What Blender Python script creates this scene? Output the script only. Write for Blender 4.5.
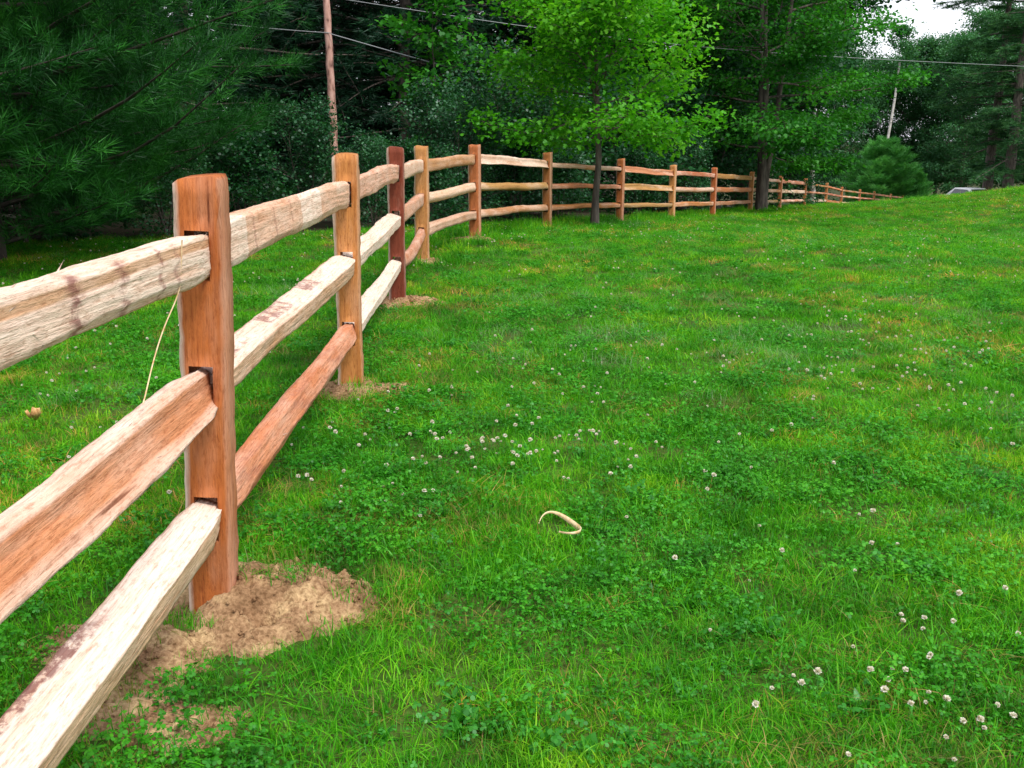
import bpy, math, random
import numpy as np
from mathutils import Vector, Matrix, Euler

for o in list(bpy.data.objects):
    bpy.data.objects.remove(o)
SC = bpy.context.scene
COL = SC.collection
rad = math.radians

# ------------------------------------------------------------------ camera
F, PITCH, EYE = 995.0, rad(14.0), 1.30
cam_d = bpy.data.cameras.new('camera')
cam = bpy.data.objects.new('camera', cam_d); COL.objects.link(cam)
cam.location = (0, 0, EYE); cam.rotation_euler = (rad(90) - PITCH, 0, 0)
cam_d.sensor_fit = 'HORIZONTAL'; cam_d.sensor_width = 36; cam_d.lens = 36 * F / 1024
cam_d.clip_start = 0.05; cam_d.clip_end = 2000
SC.camera = cam

# ------------------------------------------------------------------ light
SUN_EL, SUN_AZ = rad(56), rad(140)          # azimuth clockwise from +Y (view direction)
world = bpy.data.worlds.new('World'); SC.world = world; world.use_nodes = True
nt = world.node_tree; nt.nodes.clear()
out = nt.nodes.new('ShaderNodeOutputWorld'); bg = nt.nodes.new('ShaderNodeBackground')
sky = nt.nodes.new('ShaderNodeTexSky'); sky.sky_type = 'NISHITA'; sky.sun_disc = False
sky.sun_elevation = SUN_EL; sky.sun_rotation = SUN_AZ; sky.air_density = 1.2; sky.dust_density = 2.0
tc = nt.nodes.new('ShaderNodeTexCoord'); nz = nt.nodes.new('ShaderNodeTexNoise')
nz.inputs['Scale'].default_value = 3.0; nz.inputs['Detail'].default_value = 5
mr = nt.nodes.new('ShaderNodeMapRange'); mr.inputs[1].default_value = .3; mr.inputs[2].default_value = .7
mr.inputs[3].default_value = .72; mr.inputs[4].default_value = .97
mx = nt.nodes.new('ShaderNodeMix'); mx.data_type = 'RGBA'
mx.inputs[7].default_value = (9.6, 9.8, 10.6, 1)        # cloud cover
nt.links.new(tc.outputs['Generated'], nz.inputs['Vector']); nt.links.new(nz.outputs['Fac'], mr.inputs[0])
nt.links.new(mr.outputs[0], mx.inputs[0]); nt.links.new(sky.outputs[0], mx.inputs[6])
nt.links.new(mx.outputs[2], bg.inputs['Color']); bg.inputs['Strength'].default_value = 0.10
nt.links.new(bg.outputs[0], out.inputs['Surface'])
sun_d = bpy.data.lights.new('sun', 'SUN'); sun_d.energy = 2.2; sun_d.angle = rad(14); sun_d.color = (1, .95, .86)
sun = bpy.data.objects.new('sun', sun_d); COL.objects.link(sun)
sdir = Vector((math.sin(SUN_AZ) * math.cos(SUN_EL), math.cos(SUN_AZ) * math.cos(SUN_EL), math.sin(SUN_EL)))
sun.rotation_euler = (-sdir).to_track_quat('-Z', 'Y').to_euler(); sun.location = sdir * 50
vs = SC.view_settings
vs.view_transform = 'Standard'; vs.look = 'None'; vs.gamma = 1; vs.use_curve_mapping = False
vs.exposure = 0.56
SC.cycles.max_bounces = 6; SC.cycles.diffuse_bounces = 3; SC.cycles.transmission_bounces = 3
SC.cycles.use_denoising = True

# ------------------------------------------------------------------ helpers
def tag(o, label=None, cat=None, group=None, kind=None):
    for k, v in (('label', label), ('category', cat), ('group', group), ('kind', kind)):
        if v: o[k] = v
    return o
def empty(name, loc, rz=0):
    o = bpy.data.objects.new(name, None); COL.objects.link(o)
    o.location = loc; o.rotation_euler = (0, 0, rz); o.empty_display_size = .2
    return o
def mesh_np(name, V, faces, mat, smooth=False, attrs=None):
    """V (n,3); faces: (m,k) array or list of arrays"""
    me = bpy.data.meshes.new(name)
    V = np.asarray(V, dtype=np.float32)
    if not isinstance(faces, (list, tuple)): faces = [faces]
    faces = [np.asarray(f, dtype=np.int32) for f in faces if len(f)]
    me.vertices.add(len(V)); me.vertices.foreach_set('co', V.ravel())
    loops = np.concatenate([f.ravel() for f in faces])
    tot = np.concatenate([np.full(len(f), f.shape[1], dtype=np.int32) for f in faces])
    st = np.concatenate([[0], np.cumsum(tot)[:-1]]).astype(np.int32)
    me.loops.add(len(loops)); me.loops.foreach_set('vertex_index', loops)
    me.polygons.add(len(tot)); me.polygons.foreach_set('loop_start', st)
    if smooth: me.polygons.foreach_set('use_smooth', np.ones(len(tot), dtype=bool))
    me.update(calc_edges=True)
    if attrs:
        for k, v in attrs.items():
            a = me.attributes.new(k, 'FLOAT', 'POINT'); a.data.foreach_set('value', np.asarray(v, dtype=np.float32))
    me.materials.append(mat)
    return me
def obj(name, me, parent=None, loc=(0, 0, 0), rot=(0, 0, 0)):
    o = bpy.data.objects.new(name, me); COL.objects.link(o)
    o.location = loc; o.rotation_euler = rot
    if parent: o.parent = parent
    return o
def norm(a): return a / np.maximum(np.linalg.norm(a, axis=-1, keepdims=True), 1e-9)
cp, sp = math.cos(PITCH), math.sin(PITCH)
def ray(px, row):
    u, v = (px - 512) / F, (384 - row) / F
    return np.array([u, cp + v * sp, -sp + v * cp])
def at(px, row, Y):
    """the world point on the survey ray through a spot of the photo, Y metres down the field"""
    d = ray(px, row); return np.array([0, 0, EYE]) + d * (Y / d[1])

# value noise for numpy fields
def vnoise(x, y, seed=0):
    r = np.random.RandomState(seed).rand(256, 256)
    xi, yi = np.floor(x).astype(int), np.floor(y).astype(int)
    fx, fy = x - xi, y - yi; fx = fx * fx * (3 - 2 * fx); fy = fy * fy * (3 - 2 * fy)
    g = lambda a, b: r[a % 256, b % 256]
    return (g(xi, yi) * (1 - fx) + g(xi + 1, yi) * fx) * (1 - fy) + (g(xi, yi + 1) * (1 - fx) + g(xi + 1, yi + 1) * fx) * fy
def fbm(x, y, seed=0, o=3):
    s, a, t = 0, 1, 0
    for i in range(o):
        s = s + a * vnoise(x * 2 ** i + 17 * i, y * 2 ** i + 31 * i, seed + i); t += a; a *= .5
    return s / t

# ------------------------------------------------------------------ terrain
# fence posts: x, y, ground z
POSTS = [(-.826, 2.53, 0), (-.84, 5.03, .01), (-.91, 7.84, .01), (-.96, 10.67, -.01), (-.48, 13.0, 0), (.58, 16.7, -.17),
         (2.13, 19.94, -.34), (3.62, 22.87, -.53), (5.12, 25.73, -.69), (7.29, 30.87, -.96), (9.53, 35.99, -1.27),
         (12.31, 42.55, -1.65), (15.96, 51.38, -2.21)]
for px, top, Y in ((842, 187, 58), (860, 189.7, 65), (874.5, 191.5, 72), (891, 194, 80), (903, 195.5, 88)):
    p = at(px, top, Y); POSTS.append((float(p[0]), Y, float(p[2]) - 1.2))
ctl = [(-.81, .1, 0), (-.81, -3, 0)] + list(POSTS)
for px, row, Y in ((1024, 189.5, 38), (980, 194, 41), (940, 199, 45), (900, 204, 52), (862, 207, 57),
                   (1024, 199, 62), (940, 202, 75), (900, 207, 95), (1024, 210, 95),
                   (800, 232, 22), (900, 240, 16), (1024, 262, 11), (1100, 178, 36), (1200, 170, 36)):
    p = at(px, row, Y); ctl.append((float(p[0]), Y, float(p[2])))
ctl += [(3, 3, 0), (2.5, 6, 0), (6, 6, .03), (5, 1, .03), (2, 10, -.01), (1.5, 13.5, -.05), (-5, 4, 0), (-6, 10, .0), (-4, 16, -.1), (-14, 10, 0),
        (-14, 26, -.3), (-3, 26, -.5), (-12, 50, -1.4), (2, 40, -1.3), (4, 60, -2.2), (8, 90, -3.6), (-10, 90, -3),
        (30, 5, .5), (30, 20, .5), (60, 30, .5), (60, 70, -1.5), (60, 110, -5.5), (-40, 20, 0), (-40, 90, -2.5),
        (20, 120, -6.5), (35, 120, -6.5), (5, -10, 0), (-20, -10, 0), (30, -10, .3)]
CT = np.array(ctl, dtype=float)
def _phi(r): return np.where(r > 1e-9, r ** 2 * np.log(np.maximum(r, 1e-9)), 0)
_s = 10.0
_P = CT[:, :2] / _s
_A = _phi(np.linalg.norm(_P[:, None] - _P[None], axis=2)) + np.eye(len(_P)) * 0.003
_Q = np.c_[np.ones(len(_P)), _P]
_M = np.block([[_A, _Q], [_Q.T, np.zeros((3, 3))]])
_W = np.linalg.solve(_M, np.r_[CT[:, 2], 0, 0, 0])
def gz(x, y):
    x = np.asarray(x, float); y = np.asarray(y, float); shp = x.shape
    xc = np.clip(x.ravel(), -40, 60); yc = np.clip(y.ravel(), -10, 115)
    p = np.c_[xc, yc] / _s; z = np.empty(len(p))
    for i in range(0, len(p), 20000):
        q = p[i:i + 20000]
        z[i:i + 20000] = _phi(np.linalg.norm(q[:, None] - _P[None], axis=2)) @ _W[:len(_P)] + np.c_[np.ones(len(q)), q] @ _W[len(_P):]
    z += (fbm(x.ravel() * .9, y.ravel() * .9, 5) - .5) * .05 * np.clip((np.hypot(x.ravel(), y.ravel()) - 1) / 4, 0, 1) * np.clip(1.5 - y.ravel() / 60, 0.2, 1)
    return z.reshape(shp)
def gzf(x, y): return float(gz(np.array([x]), np.array([y]))[0])
def ground_at(px, row):
    d = ray(px, row); t = 1.0
    for i in range(4000):
        p = np.array([0, 0, EYE]) + d * t
        if p[2] <= gzf(p[0], p[1]) or t > 120: break
        t += max(.01, (p[2] - gzf(p[0], p[1])) * .6)
    return p

# ------------------------------------------------------------------ materials
def newmat(name):
    m = bpy.data.materials.new(name); m.use_nodes = True; n = m.node_tree; n.nodes.clear()
    return m, n
def N(n, t, **kw):
    x = n.nodes.new(t)
    for k, v in kw.items():
        if k.startswith('i_'): x.inputs[k[2:].replace('_', ' ')].default_value = v
        else: setattr(x, k, v)
    return x
def ramp(n, src, stops):
    r = n.nodes.new('ShaderNodeValToRGB'); e = r.color_ramp.elements
    while len(e) < len(stops): e.new(.5)
    for i, (p, c) in enumerate(stops): e[i].position = p; e[i].color = (*c, 1) if len(c) == 3 else c
    n.links.new(src, r.inputs[0]); return r
def mixc(n, fac, a, b, mode='MIX'):
    m = n.nodes.new('ShaderNodeMix'); m.data_type = 'RGBA'; m.blend_type = mode
    for s, i in ((fac, 0), (a, 6), (b, 7)):
        if isinstance(s, (int, float)): m.inputs[i].default_value = s
        elif isinstance(s, tuple): m.inputs[i].default_value = (*s, 1)
        else: n.links.new(s, m.inputs[i])
    return m.outputs[2]
def math_(n, op, a, b=None, clamp=False):
    m = n.nodes.new('ShaderNodeMath'); m.operation = op; m.use_clamp = clamp
    for s, i in ((a, 0), (b, 1)):
        if s is None: continue
        if isinstance(s, (int, float)): m.inputs[i].default_value = s
        else: n.links.new(s, m.inputs[i])
    return m.outputs[0]

def leaf_mat(name, cols, transl=.35, gloss=.04, rough=.45, patch=None, patch_scale=.6, pv=False):
    """cols: list of ramp colours chosen per leaf; patch: colours chosen by a world-space noise"""
    m, n = newmat(name)
    geo = N(n, 'ShaderNodeNewGeometry')
    k = len(cols); src = geo.outputs['Random Per Island']
    if pv:
        a_ = N(n, 'ShaderNodeAttribute', attribute_name='clump')
        src = math_(n, 'ADD', math_(n, 'MULTIPLY', src, .25), math_(n, 'MULTIPLY', a_.outputs['Fac'], .75))
    c = ramp(n, src, [(i / max(1, k - 1), x) for i, x in enumerate(cols)]).outputs[0]
    if patch:
        ns = N(n, 'ShaderNodeTexNoise'); ns.inputs['Scale'].default_value = patch_scale; ns.inputs['Detail'].default_value = 4
        n.links.new(geo.outputs['Position'], ns.inputs['Vector'])
        pr = ramp(n, ns.outputs['Fac'], patch)
        c = mixc(n, 1.0, c, pr.outputs[0], 'MULTIPLY')
        n5 = N(n, 'ShaderNodeTexNoise'); n5.inputs['Scale'].default_value = 4.5; n5.inputs['Detail'].default_value = 3
        n.links.new(geo.outputs['Position'], n5.inputs['Vector'])
        c = mixc(n, 1.0, c, ramp(n, n5.outputs['Fac'], [(.34, (.62, .66, .8)), (.5, (1, 1, 1)), (.66, (1.45, 1.15, 1.2))]).outputs[0], 'MULTIPLY')
    d = N(n, 'ShaderNodeBsdfDiffuse'); t = N(n, 'ShaderNodeBsdfTranslucent'); g = N(n, 'ShaderNodeBsdfGlossy')
    g.inputs['Roughness'].default_value = rough; g.inputs['Color'].default_value = (.85, .95, 1, 1)
    n.links.new(c, d.inputs['Color'])
    tcx = mixc(n, 1.0, c, (1.15, 1.25, .5), 'MULTIPLY'); n.links.new(tcx, t.inputs['Color'])
    m1 = N(n, 'ShaderNodeMixShader'); m1.inputs[0].default_value = transl
    n.links.new(d.outputs[0], m1.inputs[1]); n.links.new(t.outputs[0], m1.inputs[2])
    m2 = N(n, 'ShaderNodeMixShader'); m2.inputs[0].default_value = gloss * .3
    n.links.new(m1.outputs[0], m2.inputs[1]); n.links.new(g.outputs[0], m2.inputs[2])
    o = N(n, 'ShaderNodeOutputMaterial'); n.links.new(m2.outputs[0], o.inputs[0])
    return m

def principled(name, color, rough=.8, noise=None, bump=0, spec=.3):
    m, n = newmat(name); b = N(n, 'ShaderNodeBsdfPrincipled'); o = N(n, 'ShaderNodeOutputMaterial')
    b.inputs['Roughness'].default_value = rough; b.inputs['Specular IOR Level'].default_value = spec
    b.inputs['Base Color'].default_value = (*color, 1)
    if noise:
        tcx = N(n, 'ShaderNodeTexCoord'); mp = N(n, 'ShaderNodeMapping'); mp.inputs['Scale'].default_value = noise['scale']
        ns = N(n, 'ShaderNodeTexNoise'); ns.inputs['Scale'].default_value = 1; ns.inputs['Detail'].default_value = 6
        n.links.new(tcx.outputs['Object'], mp.inputs[0]); n.links.new(mp.outputs[0], ns.inputs['Vector'])
        r = ramp(n, ns.outputs['Fac'], noise['stops']); n.links.new(r.outputs[0], b.inputs['Base Color'])
        if bump:
            bp = N(n, 'ShaderNodeBump'); bp.inputs['Strength'].default_value = bump; bp.inputs['Distance'].default_value = .02
            n.links.new(ns.outputs['Fac'], bp.inputs['Height']); n.links.new(bp.outputs[0], b.inputs['Normal'])
    n.links.new(b.outputs[0], o.inputs[0]); return m

def wood_mat(name, axis):
    """rough split cedar. attributes: zone (0 heartwood .. 1 pale sapwood), stain; object colour = tint of the heartwood"""
    m, n = newmat(name); b = N(n, 'ShaderNodeBsdfPrincipled'); o = N(n, 'ShaderNodeOutputMaterial')
    b.inputs['Roughness'].default_value = .75; b.inputs['Specular IOR Level'].default_value = .25
    tcx = N(n, 'ShaderNodeTexCoord'); oi = N(n, 'ShaderNodeObjectInfo')
    off = N(n, 'ShaderNodeVectorMath', operation='SCALE'); off.inputs[0].default_value = (7, 13, 29)
    n.links.new(oi.outputs['Random'], off.inputs['Scale'])
    ad = N(n, 'ShaderNodeVectorMath', operation='ADD'); n.links.new(tcx.outputs['Object'], ad.inputs[0]); n.links.new(off.outputs[0], ad.inputs[1])
    def noise(sc_long, sc_cross, detail, rough=.6):
        mp = N(n, 'ShaderNodeMapping')
        mp.inputs['Scale'].default_value = (sc_long, sc_cross, sc_cross) if axis == 'X' else (sc_cross, sc_cross, sc_long)
        ns = N(n, 'ShaderNodeTexNoise'); ns.inputs['Scale'].default_value = 1; ns.inputs['Detail'].default_value = detail
        ns.inputs['Roughness'].default_value = rough
        n.links.new(ad.outputs[0], mp.inputs[0]); n.links.new(mp.outputs[0], ns.inputs['Vector']); return ns.outputs['Fac']
    fine = noise(7, 230, 4); mid = noise(1.6, 28, 5); blot = noise(3.2, 12, 4); cross = noise(22, 30, 4, .7)
    az = N(n, 'ShaderNodeAttribute', attribute_name='zone'); ast = N(n, 'ShaderNodeAttribute', attribute_name='stain')
    pale = ramp(n, mid, [(.25, (.80, .50, .36)), (.46, (.90, .73, .61)), (.75, (.86, .63, .52))]).outputs[0]
    heart = mixc(n, 1.0, oi.outputs['Color'], ramp(n, mid, [(.28, (.76, .69, .63)), (.5, (1, 1, 1)), (.72, (1.12, 1.15, 1.18))]).outputs[0], 'MULTIPLY')
    z = math_(n, 'ADD', az.outputs['Fac'], math_(n, 'MULTIPLY', math_(n, 'SUBTRACT', blot, .5), 1.1 if axis == 'X' else .5), True)
    c = mixc(n, z, heart, pale)
    f2 = ramp(n, fine, [(.32, (.66, .54, .47)), (.47, (.96, .94, .92)), (.7, (1.12, 1.14, 1.16))]).outputs[0]
    c = mixc(n, .75, c, f2, 'MULTIPLY')
    flake = noise(26, 110, 5, .75)
    c = mixc(n, .7, c, ramp(n, flake, [(.36, (.62, .50, .42)), (.48, (1, 1, 1)), (.66, (1.10, 1.10, 1.10))]).outputs[0], 'MULTIPLY')
    ck = ramp(n, noise(2.2, 60, 2, .4), [(.22, (.28, .16, .1)), (.27, (1, 1, 1))]).outputs[0]
    c = mixc(n, .8, c, ck, 'MULTIPLY')
    s = math_(n, 'MULTIPLY', ast.outputs['Fac'], ramp(n, cross, [(.40, (0, 0, 0)), (.56, (1, 1, 1))]).outputs[0], True)
    c = mixc(n, math_(n, 'MULTIPLY', s, .8), c, (.22, .07, .06))
    n.links.new(c, b.inputs['Base Color'])
    h = math_(n, 'ADD', math_(n, 'ADD', math_(n, 'MULTIPLY', fine, .3), math_(n, 'MULTIPLY', mid, .55)), math_(n, 'MULTIPLY', flake, .45))
    bp = N(n, 'ShaderNodeBump'); bp.inputs['Strength'].default_value = 1.0; bp.inputs['Distance'].default_value = .009
    n.links.new(h, bp.inputs['Height']); n.links.new(bp.outputs[0], b.inputs['Normal'])
    n.links.new(b.outputs[0], o.inputs[0]); return m

M_rail = wood_mat('split_rail_wood', 'X'); M_post = wood_mat('cedar_post_wood', 'Z')
M_bark = principled('dark_bark', (.06, .045, .035), .9, dict(scale=(14, 14, 3), stops=[(.3, (.04, .032, .028)), (.7, (.16, .13, .11))]), .8)
M_barkd = principled('pine_bark', (.03, .024, .02), .9, dict(scale=(14, 14, 3), stops=[(.3, (.015, .012, .01)), (.7, (.06, .048, .04))]), .8)
M_bark_l = principled('grey_bark', (.1, .08, .07), .9, dict(scale=(14, 14, 3), stops=[(.3, (.05, .04, .035)), (.7, (.17, .14, .12))]), .8)
M_birch = principled('birch_bark', (.6, .58, .52), .7, dict(scale=(3, 3, 9), stops=[(.3, (.12, .11, .10)), (.42, (.5, .48, .44)), (.8, (.68, .66, .6))]), .3)
M_pole = principled('pole_wood', (.45, .27, .2), .8, dict(scale=(10, 10, 3.5), stops=[(.32, (.13, .06, .05)), (.45, (.5, .28, .22)), (.7, (.68, .43, .36))]), .4)
M_wire = principled('weathered_wire', (.30, .32, .33), .5)
G = lambda r, g, b: (r, g, b)
M_pine = leaf_mat('white_pine_needles', [G(.003, .018, .004), G(.006, .045, .007), G(.018, .12, .014), G(.06, .28, .035)], .2, .05, pv=True)
M_spruce = leaf_mat('spruce_needles', [G(.004, .020, .010), G(.008, .040, .017), G(.02, .08, .03)], .2, .05, pv=True)
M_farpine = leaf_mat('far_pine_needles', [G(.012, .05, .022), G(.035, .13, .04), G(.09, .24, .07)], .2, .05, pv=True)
M_youngpine = leaf_mat('young_pine_needles', [G(.03, .17, .035), G(.08, .32, .06), G(.17, .48, .12)], .25, .06, pv=True)
M_maple = leaf_mat('young_maple_leaves', [G(.03, .18, .007), G(.06, .30, .009), G(.10, .40, .014), G(.20, .52, .03)], .45, .05, pv=True)
M_maple2 = leaf_mat('mature_maple_leaves', [G(.014, .11, .010), G(.034, .21, .015), G(.075, .35, .025)], .4, .06, pv=True)
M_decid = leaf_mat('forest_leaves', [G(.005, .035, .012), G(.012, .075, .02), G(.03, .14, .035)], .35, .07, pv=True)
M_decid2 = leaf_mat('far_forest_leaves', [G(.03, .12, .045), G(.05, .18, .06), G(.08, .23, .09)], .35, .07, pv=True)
M_shrub = leaf_mat('grey_green_shrub_leaves', [G(.006, .05, .014), G(.018, .11, .03), G(.06, .20, .075)], .3, .12, pv=True)

# ------------------------------------------------------------------ ground sheet
def axis_pts(a, b, near, k):
    p = [0.0]; 
    while p[-1] < b: p.append(p[-1] + near + k * p[-1])
    q = [0.0]
    while q[-1] > a: q.append(q[-1] - near + k * q[-1])
    return np.array(sorted(set(q + p)))
gx = axis_pts(-700, 700, .10, .025); gy = axis_pts(-60, 900, .10, .022)
XX, YY = np.meshgrid(gx, gy); ZZ = gz(XX, YY)
far = np.clip((np.hypot(XX, YY) - 130) / 300, 0, 1); ZZ = ZZ * (1 - far) + far * -4
ny_, nx_ = XX.shape
idx = np.arange(nx_ * ny_).reshape(ny_, nx_)
gf = np.stack([idx[:-1, :-1], idx[:-1, 1:], idx[1:, 1:], idx[1:, :-1]], -1).reshape(-1, 4)
m, n = newmat('lawn_soil'); b = N(n, 'ShaderNodeBsdfPrincipled'); o_ = N(n, 'ShaderNodeOutputMaterial')
b.inputs['Roughness'].default_value = .95; b.inputs['Specular IOR Level'].default_value = .1
geo = N(n, 'ShaderNodeNewGeometry')
n1 = N(n, 'ShaderNodeTexNoise'); n1.inputs['Scale'].default_value = .7; n1.inputs['Detail'].default_value = 6
n2 = N(n, 'ShaderNodeTexNoise'); n2.inputs['Scale'].default_value = 30; n2.inputs['Detail'].default_value = 4
for x in (n1, n2): n.links.new(geo.outputs['Position'], x.inputs['Vector'])
c = ramp(n, n1.outputs['Fac'], [(.3, (.035, .07, .012)), (.5, (.07, .12, .02)), (.7, (.13, .13, .04))]).outputs[0]
c = mixc(n, 1, c, ramp(n, n2.outputs['Fac'], [(.3, (.5, .5, .5)), (.7, (1.2, 1.2, 1.2))]).outputs[0], 'MULTIPLY')
aw = N(n, 'ShaderNodeAttribute', attribute_name='wood')
c = mixc(n, aw.outputs['Fac'], c, (.035, .03, .018))
n.links.new(c, b.inputs['Base Color']); n.links.new(b.outputs[0], o_.inputs[0]); M_ground = m
# forest floor mask: outside the mown lawn
def fence_x(y):
    P = np.array(POSTS); ys = np.r_[-5, P[:, 1], 200]; xs = np.r_[-.81, P[:, 0], P[-1, 0] + 60]
    return np.interp(y, ys, xs)
def lawn_mask(x, y):
    """1 on the mown lawn, 0 on the forest floor"""
    edge = np.interp(y, [-10, 5, 9, 12.5, 14, 20, 30, 60, 100], [-12, -11, -10, -8.5, -3.2, 1.2, 5.8, 18.0, 24.])
    w = (fbm(x * .7, y * .7, 9) - .5) * .9
    return np.clip((x - edge + w) / .35 + .5, 0, 1) * np.where((y > 62) & (x > 20), 0.3, 1)
gm = mesh_np('ground', np.stack([XX, YY, ZZ], -1).reshape(-1, 3), gf, M_ground, True, dict(wood=1 - lawn_mask(XX, YY).ravel()))
g = obj('ground', gm); tag(g, kind='structure')

# ------------------------------------------------------------------ split rail fence
fence = empty('split_rail_fence', (POSTS[0][0], POSTS[0][1], 0))
tag(fence, 'new three-rail split rail fence of rough orange and pale cedar curving across the lawn', 'fence')
fl = np.array(fence.location)
R = np.random.RandomState(7)

def post_mesh(seed, w=.125, d=.10, H=1.2, slots=(.31, .665, 1.01), sl_w=.062, sl_h=.125, rough=1.0, below=.25, wane=True):
    """squared post with three through mortises"""
    r = np.random.RandomState(seed)
    hw, hd, s = w / 2, d / 2, sl_w / 2
    xs = np.array([-hw, -hw + (.020 if wane else .012), -s, 0, s, hw - .009, hw]); 
    yoff = np.array([.014 if wane else .006, 0, 0, 0, 0, 0, .006])
    zz = [-below]
    marks = []
    for c in slots: marks += [c - sl_h / 2, c + sl_h / 2]
    for a, bz in zip([-below] + marks, marks + [H]):
        k = max(2, int((bz - a) / .035)); zz += list(np.linspace(a, bz, k + 1)[1:])
    zz = np.array(zz); nz_ = len(zz); nx2 = len(xs)
    slotrow = np.array([any(c - sl_h / 2 - 1e-6 <= .5 * (zz[i] + zz[i + 1]) <= c + sl_h / 2 + 1e-6 for c in slots) for i in range(nz_ - 1)])
    V, Fc, zone = [], [], []
    ph = r.rand(8) * 9
    def pt(i, k, side):
        x, z = xs[i], zz[k]
        y = (-(hd) + yoff[i]) if side == 0 else (hd - yoff[i])
        wob = .0022 * rough
        x += wob * math.sin(z * 6 + ph[i % 8]) * (1 if abs(x) > s + .001 else .3) + .0015 * r.randn() * rough * (abs(x) > s + .001)
        y += wob * math.sin(z * 5 + ph[(i + 3) % 8] + side * 2) + .001 * r.randn() * rough
        if k == nz_ - 1: z += .005 * math.sin(x * 30 + seed) - (.010 if i in (0, nx2 - 1) else 0) + (.006 if side else 0)
        return (x, y, z)
    id_ = np.zeros((2, nz_, nx2), int)
    for sd in (0, 1):
        for k in range(nz_):
            for i in range(nx2):
                id_[sd, k, i] = len(V); V.append(pt(i, k, sd)); zone.append(.9 if (i == 0 and wane) else (.18 if i == nx2 - 1 else 0.0))
    for k in range(nz_ - 1):
        for i in range(nx2 - 1):
            hole = slotrow[k] and i in (2, 3)
            if not hole:
                Fc.append((id_[0, k, i], id_[0, k, i + 1], id_[0, k + 1, i + 1], id_[0, k + 1, i]))
                Fc.append((id_[1, k, i + 1], id_[1, k, i], id_[1, k + 1, i], id_[1, k + 1, i + 1]))
            if slotrow[k] and i in (2, 4):      # inner walls of the mortise
                Fc.append((id_[0, k, i], id_[0, k + 1, i], id_[1, k + 1, i], id_[1, k, i]))
        Fc.append((id_[0, k, 0], id_[0, k + 1, 0], id_[1, k + 1, 0], id_[1, k, 0]))
        Fc.append((id_[0, k, -1], id_[1, k, -1], id_[1, k + 1, -1], id_[0, k + 1, -1]))
    for i in range(nx2 - 1):
        Fc.append((id_[0, -1, i], id_[0, -1, i + 1], id_[1, -1, i + 1], id_[1, -1, i]))
        if i in (2, 3):
            for k in range(1, nz_ - 1):
                if slotrow[k] != slotrow[k - 1]:
                    Fc.append((id_[0, k, i], id_[0, k, i + 1], id_[1, k, i + 1], id_[1, k, i]))
    return mesh_np('post', np.array(V), np.array(Fc), M_post, False, dict(zone=np.array(zone), stain=np.zeros(len(V))))

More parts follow.
